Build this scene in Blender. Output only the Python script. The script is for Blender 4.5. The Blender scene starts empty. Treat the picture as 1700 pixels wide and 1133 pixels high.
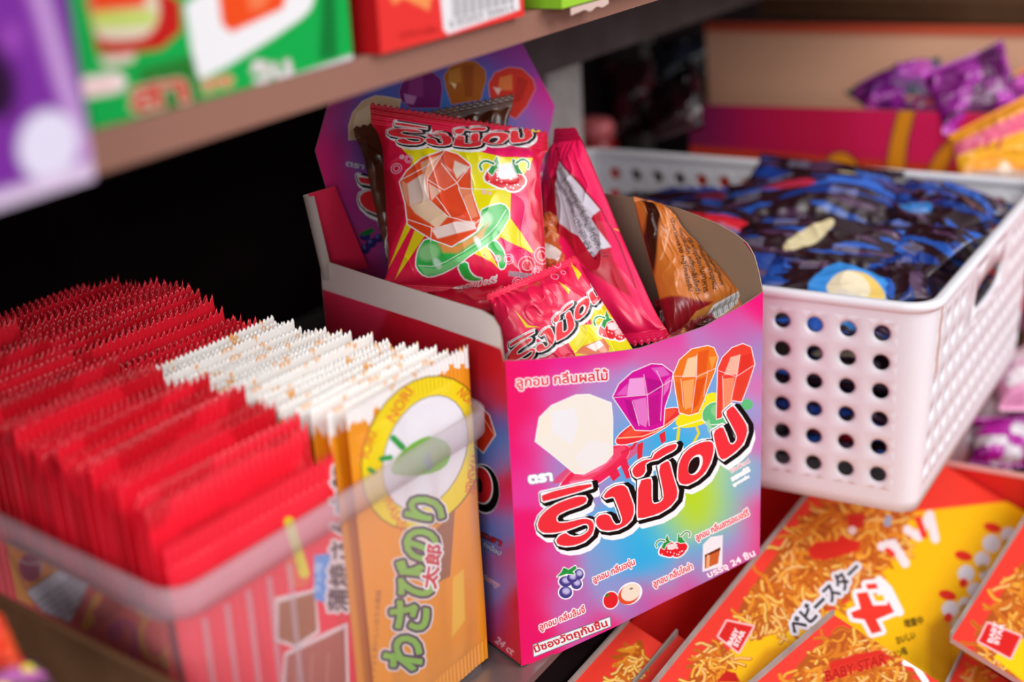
import bpy, math, random
import numpy as np

# ------------------------------------------------------------------ camera, world, light
# World axes: x runs along the shelf fronts, y goes back into the shelf, z up; 1 unit = 1 m.
SC = bpy.context.scene
COL = SC.collection
CT = np.array([-0.49551, -0.30034, 0.37203])
CR = np.array([[0.49753010, 0.31912323, -0.80661277],
               [-0.86610166, 0.13098878, -0.48240010],
               [-0.04828786, 0.93861723, 0.34156402]])
CF = 2355.14
camd = bpy.data.cameras.new('camera')
camd.sensor_width = 36.0
camd.lens = CF / 1700 * 36
camd.clip_start = 0.01
camd.clip_end = 30
camd.dof.use_dof = True
camd.dof.focus_distance = 0.69
camd.dof.aperture_fstop = 4.2
cam = bpy.data.objects.new('camera', camd)
COL.objects.link(cam)
from mathutils import Matrix, Vector
cam.matrix_world = Matrix([list(CR[i]) + [CT[i]] for i in range(3)] + [[0, 0, 0, 1]])
SC.camera = cam
SC.view_settings.view_transform = 'Standard'
SC.view_settings.look = 'None'
SC.view_settings.exposure = 0.0
SC.view_settings.gamma = 1.0
SC.view_settings.use_curve_mapping = False

W = bpy.data.worlds.new('shop_air')
SC.world = W
W.use_nodes = True
W.node_tree.nodes['Background'].inputs[0].default_value = (0.85, 0.9, 1.0, 1)
W.node_tree.nodes['Background'].inputs[1].default_value = 0.55


def area(name, loc, target, size, power, color=(1, 1, 1), sy=None):
    d = bpy.data.lights.new(name, 'AREA')
    d.energy = power
    d.color = color
    d.size = size
    if sy:
        d.shape = 'RECTANGLE'
        d.size_y = sy
    o = bpy.data.objects.new(name, d)
    COL.objects.link(o)
    o.location = loc
    o.rotation_euler = (Vector(target) - Vector(loc)).to_track_quat('-Z', 'Y').to_euler()
    return o


# daylight falling in from the open shop front, plus two unseen fill lamps added for the left-facing sides
area('shop_front_daylight', (0.75, -2.3, 1.75), (0.1, 0, 0.1), 1.5, 50, (1.0, 0.98, 0.96))
area('left_fill_light', (-2.4, -0.75, 1.0), (0.1, 0.05, 0.1), 1.1, 30, (1.0, 0.97, 0.96))  # added fill lamp, lifts the left-facing sides
area('overhead_fill_light', (-0.9, -0.9, 1.9), (0.1, 0, 0.1), 0.5, 8, (1.0, 0.97, 0.95), 1.2)  # added weak fill from above left, no actual fitting


# ------------------------------------------------------------------ maths helpers
def A(*p):
    return np.array(p, float)


def hit(px, py, ax, val):
    """world point where the sight line of a photo pixel meets the plane axis=val"""
    r = CR @ np.array([(px - 850) / CF, -(py - 566.5) / CF, -1.0])
    return CT + r * ((val - CT[ax]) / r[ax])


def deep(px, py, d):
    return CT + CR @ np.array([(px - 850) / CF, -(py - 566.5) / CF, -1.0]) * d


def proj(P):
    q = (P - CT) @ CR
    return 850 + CF * q[..., 0] / -q[..., 2], 566.5 - CF * q[..., 1] / -q[..., 2]


def hexc(h):
    h = h.lstrip('#')
    c = np.array([int(h[i:i + 2], 16) / 255 for i in (0, 2, 4)])
    return np.where(c <= 0.04045, c / 12.92, ((c + 0.055) / 1.055) ** 2.4)


def T(ox, oy, s, pts):
    return [(ox + x / s, oy + y / s) for x, y in pts]


def vnoise(X, Y, seed=0):
    """smooth value noise on arrays"""
    rng = np.random.RandomState(seed)
    tab = rng.rand(64, 64)
    xi = np.floor(X).astype(int)
    yi = np.floor(Y).astype(int)
    fx = X - xi
    fy = Y - yi
    fx = fx * fx * (3 - 2 * fx)
    fy = fy * fy * (3 - 2 * fy)
    g = lambda a, b: tab[(a) % 64, (b) % 64]
    return ((g(xi, yi) * (1 - fx) + g(xi + 1, yi) * fx) * (1 - fy) +
            (g(xi, yi + 1) * (1 - fx) + g(xi + 1, yi + 1) * fx) * fy)


# ------------------------------------------------------------------ materials
def mat(name, color='808080', rough=0.5, spec=0.5, attr=False, metal=0.0, coat=0.0, noise=None, bump=0.0, bscale=200,
        alpha=None, trans=0.0, sheen=0.0, sub=0.0):
    m = bpy.data.materials.new(name)
    m.use_nodes = True
    nt = m.node_tree
    b = nt.nodes['Principled BSDF']
    c = hexc(color)
    b.inputs['Base Color'].default_value = (*c, 1)
    b.inputs['Roughness'].default_value = rough
    b.inputs['Specular IOR Level'].default_value = spec
    b.inputs['Metallic'].default_value = metal
    b.inputs['Coat Weight'].default_value = coat
    b.inputs['Coat Roughness'].default_value = 0.12
    b.inputs['Transmission Weight'].default_value = trans
    if attr:
        a = nt.nodes.new('ShaderNodeAttribute')
        a.attribute_name = 'Col'
        nt.links.new(a.outputs['Color'], b.inputs['Base Color'])
    if noise:
        tc = nt.nodes.new('ShaderNodeTexCoord')
        n = nt.nodes.new('ShaderNodeTexNoise')
        n.inputs['Scale'].default_value = noise[1]
        n.inputs['Detail'].default_value = 6
        mp = nt.nodes.new('ShaderNodeMapping')
        mp.inputs['Scale'].default_value = noise[2] if len(noise) > 2 else (1, 1, 1)
        nt.links.new(tc.outputs['Object'], mp.inputs['Vector'])
        nt.links.new(mp.outputs[0], n.inputs['Vector'])
        r = nt.nodes.new('ShaderNodeValToRGB')
        r.color_ramp.elements[0].position = 0.3
        r.color_ramp.elements[1].position = 0.7
        r.color_ramp.elements[0].color = (*c, 1)
        r.color_ramp.elements[1].color = (*hexc(noise[0]), 1)
        nt.links.new(n.outputs['Fac'], r.inputs[0])
        nt.links.new(r.outputs[0], b.inputs['Base Color'])
    if bump:
        tc = nt.nodes.new('ShaderNodeTexCoord')
        n = nt.nodes.new('ShaderNodeTexNoise')
        n.inputs['Scale'].default_value = bscale
        bp = nt.nodes.new('ShaderNodeBump')
        bp.inputs['Strength'].default_value = bump
        bp.inputs['Distance'].default_value = 0.001
        nt.links.new(tc.outputs['Object'], n.inputs['Vector'])
        nt.links.new(n.outputs['Fac'], bp.inputs['Height'])
        nt.links.new(bp.outputs[0], b.inputs['Normal'])
    return m


def clear_plastic(name, cloud, color, rough=0.2):
    m = bpy.data.materials.new(name)
    m.use_nodes = True
    nt = m.node_tree
    b = nt.nodes['Principled BSDF']
    b.inputs['Base Color'].default_value = (*hexc(color), 1)
    b.inputs['Roughness'].default_value = rough
    t = nt.nodes.new('ShaderNodeBsdfTransparent')
    x = nt.nodes.new('ShaderNodeMixShader')
    x.inputs[0].default_value = cloud
    nt.links.new(t.outputs[0], x.inputs[1])
    nt.links.new(b.outputs[0], x.inputs[2])
    nt.links.new(x.outputs[0], nt.nodes['Material Output'].inputs[0])
    return m


M = dict(
    card=mat('printed_card', attr=True, rough=0.45, spec=0.12),
    foil=mat('glossy_wrapper', attr=True, rough=0.27, spec=0.5, coat=0.12),
    film=mat('red_film', attr=True, rough=0.28, spec=0.55, coat=0.25),
    grey=mat('grey_board', '9a8c86', 0.8, 0.2, noise=('b0a49c', 60)),
    kraft=mat('kraft_board', '5a3c28', 0.85, 0.1, noise=('6a4a32', 40)),
    chip=mat('chipboard_edge', '946858', 0.75, 0.15, noise=('a47666', 700, (1, 1, 3))),
    darkrail=mat('dark_rail', '4a4140', 0.6, 0.3, noise=('5d5352', 30)),
    post=mat('grey_post', 'b9b2ac', 0.6, 0.3, noise=('cfc9c4', 60)),
    metal=mat('steel_shelf', '8d8280', 0.35, 0.5, metal=0.6),
    white=mat('white_basket_plastic', 'f8f6fa', 0.42, 0.4),
    black=mat('dark_back_panel', '140c0e', 0.9, 0.05, noise=('1c1013', 12)),
    floor=mat('dark_floor', '2a2020', 0.8, 0.1, noise=('1f1818', 8)),
    wall=mat('shop_wall', '302224', 0.9, 0.1, noise=('241a1c', 5)),
    plastic=clear_plastic('cloudy_clear_plastic', 0.085, 'efe6ee', 0.25),
    rim=clear_plastic('cloudy_rim_plastic', 0.30, 'd9cbd4', 0.25),
)


# ------------------------------------------------------------------ object helpers
def tag(o, label=None, cat=None, group=None, kind=None):
    if label: o['label'] = label
    if cat: o['category'] = cat
    if group: o['group'] = group
    if kind: o['kind'] = kind
    return o


def empty(name, loc=(0, 0, 0), rz=0.0):
    o = bpy.data.objects.new(name, None)
    o.empty_display_size = 0.02
    COL.objects.link(o)
    o.location = loc
    o.rotation_euler = (0, 0, rz)
    return o


def mesh(name, V, F, m, parent=None, cols=None, smooth=True):
    V = np.asarray(V, float).reshape(-1, 3)
    me = bpy.data.meshes.new(name)
    if isinstance(F, np.ndarray):
        k = F.shape[1]
        me.vertices.add(len(V))
        me.vertices.foreach_set('co', V.ravel())
        me.loops.add(F.size)
        me.loops.foreach_set('vertex_index', F.ravel().astype(np.int32))
        me.polygons.add(len(F))
        me.polygons.foreach_set('loop_start', np.arange(0, F.size, k, dtype=np.int32))
        me.update(calc_edges=True)
        me.validate()
    else:
        me.from_pydata([tuple(p) for p in V], [], [tuple(f) for f in F])
        me.update()
    if smooth:
        me.polygons.foreach_set('use_smooth', np.ones(len(me.polygons), bool))
    if cols is not None:
        a = me.color_attributes.new('Col', 'FLOAT_COLOR', 'POINT')
        c = np.ones((len(V), 4))
        c[:, :3] = np.asarray(cols).reshape(-1, 3)
        a.data.foreach_set('color', c.ravel())
    me.materials.append(m)
    o = bpy.data.objects.new(name, me)
    COL.objects.link(o)
    if parent: o.parent = parent
    return o


class MB:
    """collects pieces of ONE mesh"""
    def __init__(s):
        s.V = []; s.F = []; s.C = []; s.n = 0

    def add(s, V, F, c=None):
        V = np.asarray(V, float).reshape(-1, 3)
        s.V.append(V)
        s.F += [tuple(int(i) + s.n for i in f) for f in F]
        c = A(1, 1, 1) if c is None else np.asarray(c)
        s.C.append(np.broadcast_to(c, (len(V), 3)) if c.ndim == 1 else c.reshape(-1, 3))
        s.n += len(V)
        return s

    def box(s, a, b, c=None):
        x0, y0, z0 = a; x1, y1, z1 = b
        V = [(x0, y0, z0), (x1, y0, z0), (x1, y1, z0), (x0, y1, z0), (x0, y0, z1), (x1, y0, z1), (x1, y1, z1), (x0, y1, z1)]
        return s.add(V, [(0, 3, 2, 1), (4, 5, 6, 7), (0, 1, 5, 4), (1, 2, 6, 5), (2, 3, 7, 6), (3, 0, 4, 7)], c)

    def hexa(s, bot, top, c=None):
        return s.add(list(bot) + list(top), [(3, 2, 1, 0), (4, 5, 6, 7), (0, 1, 5, 4), (1, 2, 6, 5), (2, 3, 7, 6), (3, 0, 4, 7)], c)

    def grid(s, P, c=None, flip=False):
        ny, nx = P.shape[:2]
        i = np.arange(ny * nx).reshape(ny, nx)
        F = np.stack([i[:-1, :-1], i[:-1, 1:], i[1:, 1:], i[1:, :-1]], -1).reshape(-1, 4)
        if flip: F = F[:, ::-1]
        return s.add(P.reshape(-1, 3), F.tolist(), c)

    def build(s, name, m, parent=None, smooth=False, color=False):
        return mesh(name, np.concatenate(s.V), s.F, m, parent, np.concatenate(s.C) if color else None, smooth)


def gfaces(ny, nx, off=0):
    i = np.arange(ny * nx).reshape(ny, nx) + off
    return np.stack([i[:-1, :-1], i[1:, :-1], i[1:, 1:], i[:-1, 1:]], -1).reshape(-1, 4)


def slab(name, P, cols, m, parent=None, th=0.0006, backcol='9c9088', smooth=True):
    """a printed sheet: dense painted front grid, plain back and edges, one closed mesh.
    P runs rows top to bottom, columns left to right as seen from the printed side."""
    ny, nx = P.shape[:2]
    du = P[:, -1] - P[:, 0]
    N = np.cross(P[0, -1] - P[0, 0], P[-1, 0] - P[0, 0])
    N = -N / np.linalg.norm(N)          # towards the viewer of the print
    B = P - N * th
    iy = np.unique(np.linspace(0, ny - 1, min(ny, 24)).astype(int))
    ix = np.unique(np.linspace(0, nx - 1, min(nx, 24)).astype(int))
    Bc = B[np.ix_(iy, ix)]
    by, bx = Bc.shape[:2]
    n0 = ny * nx
    F = [gfaces(ny, nx), gfaces(by, bx, n0)[:, ::-1]]
    # edge strips get their own vertices
    V = [P.reshape(-1, 3), Bc.reshape(-1, 3)]
    n = n0 + by * bx
    bc = hexc(backcol)
    C = [cols.reshape(-1, 3), np.tile(bc, (by * bx, 1))]
    for E0, E1 in ((P[0], B[0]), (P[-1], B[-1]), (P[:, 0], B[:, 0]), (P[:, -1], B[:, -1])):
        k = len(E0)
        i = np.arange(k - 1)
        F.append(np.stack([n + i, n + i + 1, n + k + i + 1, n + k + i], -1))
        V += [E0, E1]
        C.append(np.tile(bc * 1.15, (2 * k, 1)))
        n += 2 * k
    return mesh(name, np.concatenate(V), np.concatenate(F), m, parent, np.concatenate(C), smooth)


# ------------------------------------------------------------------ print painter (vector art baked into point colours)
_glyphs = {}


def glyph_segments(text, shear=0.0):
    key = (text, shear)
    if key in _glyphs: return _glyphs[key]
    cu = bpy.data.curves.new('t', 'FONT')
    cu.body = text
    cu.fill_mode = 'NONE'
    cu.shear = shear
    cu.resolution_u = 3
    ob = bpy.data.objects.new('t', cu)
    COL.objects.link(ob)
    bpy.context.view_layer.update()
    dg = bpy.context.evaluated_depsgraph_get()
    me = ob.evaluated_get(dg).to_mesh()
    V = np.array([v.co[:2] for v in me.vertices]).reshape(-1, 2)
    E = np.array([tuple(e.vertices) for e in me.edges], int).reshape(-1, 2)
    # orient every edge along increasing index; loop closures run last -> first
    E.sort(axis=1)
    jump = (E[:, 1] - E[:, 0]) > 1
    E[jump] = E[jump][:, ::-1]
    S = V[E] if len(E) else np.zeros((0, 2, 2))
    ob.evaluated_get(dg).to_mesh_clear()
    bpy.data.objects.remove(ob)
    bpy.data.curves.remove(cu)
    _glyphs[key] = S
    return S


class Canvas:
    def __init__(s, X, Y, bg):
        s.X = X; s.Y = Y
        s.ny, s.nx = X.shape
        s.C = np.zeros((s.ny, s.nx, 3))
        s.C[:] = hexc(bg) if isinstance(bg, str) else bg
        dx = np.hypot(np.gradient(X, axis=1), np.gradient(Y, axis=1))
        dy = np.hypot(np.gradient(X, axis=0), np.gradient(Y, axis=0))
        s.aa = np.maximum(np.maximum(dx, dy), 1e-6)
        s.x = X.ravel(); s.y = Y.ravel(); s.a = s.aa.ravel()

    def _sel(s, S, pad):
        x0, y0 = S.reshape(-1, 2).min(0) - pad
        x1, y1 = S.reshape(-1, 2).max(0) + pad
        return np.nonzero((s.x >= x0) & (s.x <= x1) & (s.y >= y0) & (s.y <= y1))[0]

    def _put(s, idx, al, col):
        col = hexc(col) if isinstance(col, str) else col
        c = s.C.reshape(-1, 3)
        c[idx] = c[idx] * (1 - al[:, None]) + col * al[:, None]

    def segs(s, S, col, grow=0.0, alpha=1.0, off=(0, 0), filled=True, soft=0.0):
        S = np.asarray(S, float) + np.array(off)
        if len(S) == 0: return s
        pad = grow + soft + s.a.max() * 0 + 3 * np.median(s.a)
        idx = s._sel(S, pad)
        if len(idx) == 0: return s
        px, py, aa = s.x[idx], s.y[idx], s.a[idx] + soft
        out = np.full(len(idx), 1e9)
        wn = np.zeros(len(idx), int)
        step = max(1, int(3e6 // len(idx)))
        for k in range(0, len(S), step):
            a = S[k:k + step, 0]; b = S[k:k + step, 1]
            d = b - a
            L = (d ** 2).sum(1) + 1e-12
            qx = px[:, None] - a[:, 0]; qy = py[:, None] - a[:, 1]
            t = np.clip((qx * d[:, 0] + qy * d[:, 1]) / L, 0, 1)
            dd = (qx - t * d[:, 0]) ** 2 + (qy - t * d[:, 1]) ** 2
            out = np.minimum(out, dd.min(1))
            if filled:
                up = (a[:, 1] <= py[:, None]) & (b[:, 1] > py[:, None])
                dn = (a[:, 1] > py[:, None]) & (b[:, 1] <= py[:, None])
                cr = d[:, 0] * qy - qx * d[:, 1]
                wn += (up & (cr > 0)).sum(1) - (dn & (cr < 0)).sum(1)
        dist = np.sqrt(out)
        if filled: dist = np.where(wn != 0, -dist, dist)
        al = np.clip(0.5 - (dist - grow) / aa, 0, 1) * alpha
        s._put(idx, al, col)
        return s

    @staticmethod
    def loop(pts, smooth=0):
        p = np.array(pts, float)
        for _ in range(smooth):        # Chaikin corner cutting
            q = np.roll(p, -1, 0)
            p = np.stack([p * .75 + q * .25, p * .25 + q * .75], 1).reshape(-1, 2)
        return np.stack([p, np.roll(p, -1, 0)], 1)

    def poly(s, pts, col, grow=0.0, alpha=1.0, off=(0, 0), smooth=0, holes=(), soft=0.0):
        S = [s.loop(pts, smooth)]
        ar = lambda p: np.sum(p[:, 0] * np.roll(p[:, 1], -1) - np.roll(p[:, 0], -1) * p[:, 1])
        sg = np.sign(ar(np.array(pts, float)))
        for h in holes:
            h = np.array(h, float)
            if np.sign(ar(h)) == sg: h = h[::-1]
            S.append(s.loop(h, smooth))
        return s.segs(np.concatenate(S), col, grow, alpha, off, True, soft)

    def line(s, pts, w, col, alpha=1.0, smooth=0, off=(0, 0), soft=0.0):
        p = np.array(pts, float)
        for _ in range(smooth):
            q = np.stack([p[:-1] * .75 + p[1:] * .25, p[:-1] * .25 + p[1:] * .75], 1).reshape(-1, 2)
            p = np.concatenate([p[:1], q, p[-1:]])
        return s.segs(np.stack([p[:-1], p[1:]], 1), col, w / 2, alpha, off, False, soft)

    def ell(s, cx, cy, rx, ry, col, ang=0.0, grow=0.0, alpha=1.0, soft=0.0):
        t = np.linspace(0, 2 * math.pi, 29)[:-1]
        x = rx * np.cos(t); y = ry * np.sin(t)
        ca, sa = math.cos(math.radians(ang)), math.sin(math.radians(ang))
        return s.poly(np.stack([cx + x * ca - y * sa, cy + x * sa + y * ca], 1), col, grow, alpha, soft=soft)

    def ring(s, cx, cy, rx, ry, w, col, ang=0.0, alpha=1.0):
        t = np.linspace(0, 2 * math.pi, 29)
        x = rx * np.cos(t); y = ry * np.sin(t)
        ca, sa = math.cos(math.radians(ang)), math.sin(math.radians(ang))
        return s.line(np.stack([cx + x * ca - y * sa, cy + x * sa + y * ca], 1), w, col, alpha)

    def text(s, body, x, y, size, col, ang=0.0, outline=None, ow=0.0, grow=0.0, shear=0.0, width=None, off=(0, 0)):
        """text starting at (x, y) with y down; width stretches it to a length"""
        G = glyph_segments(body, shear).copy()
        if len(G) == 0: return s
        w = G[..., 0].max() - G[..., 0].min()
        G[..., 0] -= G[..., 0].min()
        sx = size if width is None else width / w
        X = G[..., 0] * sx; Y = -G[..., 1] * size
        ca, sa = math.cos(math.radians(ang)), math.sin(math.radians(ang))
        S = np.stack([x + X * ca - Y * sa, y + X * sa + Y * ca], -1)
        if outline: s.segs(S, outline, ow, off=off)
        return s.segs(S, col, grow, off=off)

    def blend(s, samples, power=3.0, soft=12.0):
        """printed colour gradient through sample points (x, y, hex)"""
        P = np.array([(a, b) for a, b, c in samples], float)
        K = np.array([hexc(c) for a, b, c in samples])
        out = np.zeros((len(s.x), 3)); w = np.zeros(len(s.x))
        sg = soft * 2.0
        for (x, y), k in zip(P, K):
            d2 = (s.x - x) ** 2 + (s.y - y) ** 2
            ww = np.exp(-d2 / (2 * sg * sg)) + 1e-3 / (1 + d2 / (sg * sg)) ** power
            out += ww[:, None] * k; w += ww
        s.C = (out / w[:, None]).reshape(s.ny, s.nx, 3)
        return s


def uvgrid(nx, ny):
    return np.meshgrid(np.linspace(0, 1, nx), np.linspace(0, 1, ny))


def bil(Q, U, V):
    """Q = TL, TR, BR, BL"""
    Q = [np.asarray(q, float) for q in Q]
    U = U[..., None]; V = V[..., None]
    return (Q[0] * (1 - U) + Q[1] * U) * (1 - V) + (Q[3] * (1 - U) + Q[2] * U) * V


def px_canvas(P, bg):
    X, Y = proj(P)
    return Canvas(X, Y, bg)


# ------------------------------------------------------------------ the setting
def struct(name, a, b, m):
    o = MB().box(a, b).build(name, m)
    return tag(o, kind='structure')


struct('floor', (-2.0, -2.6, -1.02), (3.2, 1.0, -1.0), M['floor'])
struct('wall_back', (-2.0, 0.46, -1.0), (3.2, 0.48, 2.2), M['black'])
struct('wall_right', (3.0, -2.6, -1.0), (3.02, 0.46, 2.2), M['wall'])

# ------------------------------------------------------------------ shelving
rack = tag(empty('display_rack', (0.2, 0.2, -1.0)), 'shop rack with a beige chipboard edged upper shelf and steel lower shelf', 'shelf')
rack_off = A(0.2, 0.2, -1.0)


def rpart(name, a, b, m, parent=rack):
    o = MB().box(A(*a) - rack_off, A(*b) - rack_off).build(name, m, parent)
    return o


ub = MB()
ZB0, ZB1 = 0.2840, 0.2975
ub.hexa([A(-0.75, 0, ZB0 - 0.0012) - rack_off, A(1.0, 0, ZB0 + 0.006) - rack_off, A(1.0, 0.40, ZB0 + 0.006) - rack_off, A(-0.75, 0.40, ZB0 - 0.0012) - rack_off],
        [A(-0.75, 0, ZB1) - rack_off, A(1.0, 0, ZB1) - rack_off, A(1.0, 0.40, ZB1) - rack_off, A(-0.75, 0.40, ZB1) - rack_off])
ub.build('upper_board', M['chip'], rack)
rpart('rail', (0.225, 0.165, 0.2130), (0.98, 0.180, 0.2835), M['darkrail'])
ux = hit(966, 160, 1, 0.236)[0]
rpart('upright', (ux - 0.06, 0.236, -0.0035), (ux, 0.256, 0.2835), M['post'])
lb = MB()
lb.box(A(-0.75, -0.008, -0.0075) - rack_off, A(1.0, 0.42, -0.0035) - rack_off)
lb.build('steel_shelf', M['metal'], rack)
rpart('front_fascia', (-0.75, -0.0036, -0.034), (1.0, -0.001, -0.0076), M['black'])
rpart('lower_deck', (-0.75, -0.62, -0.176), (1.4, 0.42, -0.164), M['black'])
for x in (-0.74, 1.0):
    for y in (-0.60, 0.40):
        rpart('post', (x, y, -1.0), (x + 0.03, y + 0.02, -0.176 if y < 0 else 0.284), M['darkrail'])

# ------------------------------------------------------------------ the logo of the ring sweets, traced on the box front
G1 = lambda p: T(870, 740, 5.665, p)
G2 = lambda p: T(1040, 660, 5.15, p)
LOGO = [
    (G1([(165, 455), (630, 350), (640, 398), (190, 530), (170, 520)]), ()),
    (G1([(400, 510), (500, 480), (575, 480), (592, 505), (580, 540), (520, 570), (400, 610), (320, 650), (300, 690), (320, 728), (400, 725),
         (480, 705), (570, 685), (640, 705), (662, 760), (640, 840), (570, 905), (480, 940), (390, 950), (320, 935), (298, 895), (330, 850),
         (390, 820), (420, 845), (470, 862), (540, 850), (600, 810), (612, 775), (600, 740), (560, 738), (480, 770), (380, 805), (270, 825),
         (180, 825), (135, 790), (125, 740), (150, 670), (220, 600), (300, 550)]), ()),
    (G1([(745, 480), (790, 420), (860, 380), (930, 370), (970, 400), (1000, 480), (1030, 560), (1035, 630), (1010, 700), (960, 750),
         (880, 790), (790, 805), (720, 795), (680, 750), (675, 690), (710, 655), (770, 645), (810, 665), (830, 710), (860, 750), (910, 740),
         (925, 700), (900, 620), (870, 540), (845, 480), (800, 490), (765, 500)]), ()),
    (G2([(100, 715), (205, 690), (215, 720), (215, 880), (230, 915), (290, 900), (320, 860), (310, 780), (270, 590), (350, 540), (370, 560),
         (400, 680), (440, 800), (430, 870), (370, 940), (270, 1000), (100, 1045), (95, 1000)]), ()),
    (G2([(45, 620), (90, 570), (150, 535), (220, 530), (240, 480), (330, 420), (420, 395), (432, 410), (420, 440), (390, 462), (330, 492),
         (270, 530), (200, 545), (160, 570), (165, 630), (140, 670), (90, 690), (60, 670)]), ()),
    (G2([(440, 640), (450, 560), (490, 480), (560, 420), (650, 380), (720, 375), (745, 400), (745, 470), (720, 560), (670, 650), (600, 710),
         (520, 750), (460, 740), (440, 700)]), (G2([(530, 610), (545, 545), (590, 500), (640, 495), (648, 560), (620, 625), (580, 660), (540, 655)]),)),
    (G2([(740, 295), (820, 245), (850, 310), (880, 395), (910, 405), (940, 375), (945, 330), (900, 240), (840, 130), (900, 75), (920, 80),
         (980, 160), (1030, 240), (1035, 300), (1000, 400), (930, 470), (830, 540), (790, 510), (760, 400)]), ()),
]


def logo(cv, f=lambda p: p, s=1.0, dx=3.5, dy=4.5):
    L = [([tuple(f(q)) for q in p], [[tuple(f(q)) for q in h] for h in hs]) for p, hs in LOGO]
    for k, c, g in ((2.2, 'FFFFFF', 5.4), (1, 'FFFFFF', 7.4), (0, 'FFFFFF', 5.2)):
        for p, hs in L: cv.poly(p, c, g * s, off=(dx * k * s, dy * k * s))
    for p, hs in L:
        cv.poly(p, '0A0808', 3.4 * s, off=(dx * s, dy * s))
        cv.poly(p, '0A0808', 3.0 * s, off=(dx * s * 2.0, dy * s * .5))
        cv.poly(p, '0A0808', 2.6 * s, off=(dx * s * 2.4, -dy * s * .4))
        cv.poly(p, '0A0808', 3.3 * s, off=(-.6 * s, .8 * s))
    for p, hs in L: cv.poly(p, 'FFFFFF', 1.9 * s)
    for p, hs in L:
        cv.poly(p, 'F2323C', 0.0, smooth=1)
        for h in hs:
            cv.poly(h, 'FFFFFF', 1.2 * s, smooth=1)
            cv.poly(h, '1A0A08', -1.2 * s, off=(-2.2 * s, 1 * s), smooth=1)


def affine(src, dst):
    Q = np.array([(x, y, 1) for x, y in src], float)
    K, *_ = np.linalg.lstsq(Q, np.array(dst, float), rcond=None)
    return lambda p: (K[0, 0] * p[0] + K[1, 0] * p[1] + K[2, 0], K[0, 1] * p[0] + K[1, 1] * p[1] + K[2, 1])


def gem(cv, out, base, lites, lines, edge='FFFFFF', ew=1.2):
    cv.poly(out, edge, ew)
    cv.poly(out, base)
    for p, c in lites: cv.poly(p, c, soft=0.8)
    for l in lines: cv.line(l, 0.9, 'FFE8F0', 0.85)


def strawberry(cv, f, s):
    """two berries with green leaves; f maps the 0..100 design square"""
    F = lambda pts: [f(p) for p in pts]
    b1 = F([(20, 58), (34, 45), (50, 42), (56, 60), (52, 85), (44, 92), (24, 86), (14, 80)])
    b2 = F([(56, 46), (70, 42), (84, 48), (88, 60), (78, 80), (64, 92), (50, 90), (50, 60)])
    for b in (b1, b2): cv.poly(b, 'FFFFFF', 2.0 * s, smooth=1)
    for b in (b1, b2): cv.poly(b, 'E8202C', smooth=1)
    cv.poly(F([(34, 52), (60, 46), (62, 60), (45, 70), (36, 64)]), 'FFE0E0', smooth=1)
    rng = random.Random(3)
    for i in range(16):
        x, y = f((rng.uniform(22, 82), rng.uniform(60, 86)))
        cv.ell(x, y, 0.9 * s, 0.9 * s, 'FFFFFF')
    for g in ([(22, 60), (30, 40), (36, 22), (40, 40), (46, 42), (34, 50), (28, 66)], [(62, 42), (64, 18), (72, 22), (74, 34), (82, 44), (70, 46)]):
        cv.poly(F(g), 'FFFFFF', 1.3 * s)
        cv.poly(F(g), '1E9A3C', 0.4 * s)
    for c in ([(30, 40), (16, 36), (6, 50), (10, 60)], [(70, 24), (82, 8), (94, 12), (92, 26)]):
        cv.line(F(c), 4.6 * s, 'FFFFFF', smooth=2)
        cv.line(F(c), 2.2 * s, '2E9A4C', smooth=2)


# ------------------------------------------------------------------ ring sweets carton (own axes: x along its front, y back, z up)
CA = math.radians(-24)
RC = np.array([[math.cos(CA), -math.sin(CA), 0], [math.sin(CA), math.cos(CA), 0], [0, 0, 1]])
toW = lambda P: P @ RC.T
toB = lambda P: P @ RC
carton = tag(empty('sweets_carton', (0, 0, 0), CA), 'open magenta printed cardboard display box of ring shaped sweets with hexagonal header card', 'display box')
CW, CD = 0.1585, 0.165


def hitB(px, py, ax, val):
    """the same sight line met with a plane of the carton's own axes"""
    t = toB(CT)
    r = toB(CR @ np.array([(px - 850) / CF, -(py - 566.5) / CF, -1.0]))
    return t + r * ((val - t[ax]) / r[ax])


# front panel: top edge dips in the middle, the right edge bows a little
U, V = uvgrid(600, 640)
zt = np.interp(U[0], [0, .06, .25, .5, .75, .93, 1], [0.1500, 0.1484, 0.1425, 0.1400, 0.1405, 0.1438, 0.1472])
top = [(838, 598), (850, 599), (945, 592), (1055, 577), (1165, 541), (1240, 502), (1268, 484)]
tz = [hitB(x, y, 1, 0) for x, y in top]
ztop = np.interp(U[0] * CW, [p[0] for p in tz], [p[2] for p in tz])
be = [hitB(x, y, 1, 0) for x, y in ((870, 1105), (899, 1098), (1020, 1042), (1103, 1000), (1183, 961), (1262, 921))]
zbot = np.interp(U[0] * CW, [p[0] for p in be], [p[2] for p in be])
Zf = ztop[None, :] * (1 - V) + zbot[None, :] * V
bow = -0.0022 * np.sin(np.pi * U) * (1 - V) ** 1.2
Pf = np.stack([U * CW, bow, Zf], -1)
cv = px_canvas(toW(Pf), 'E8148A')
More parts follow.
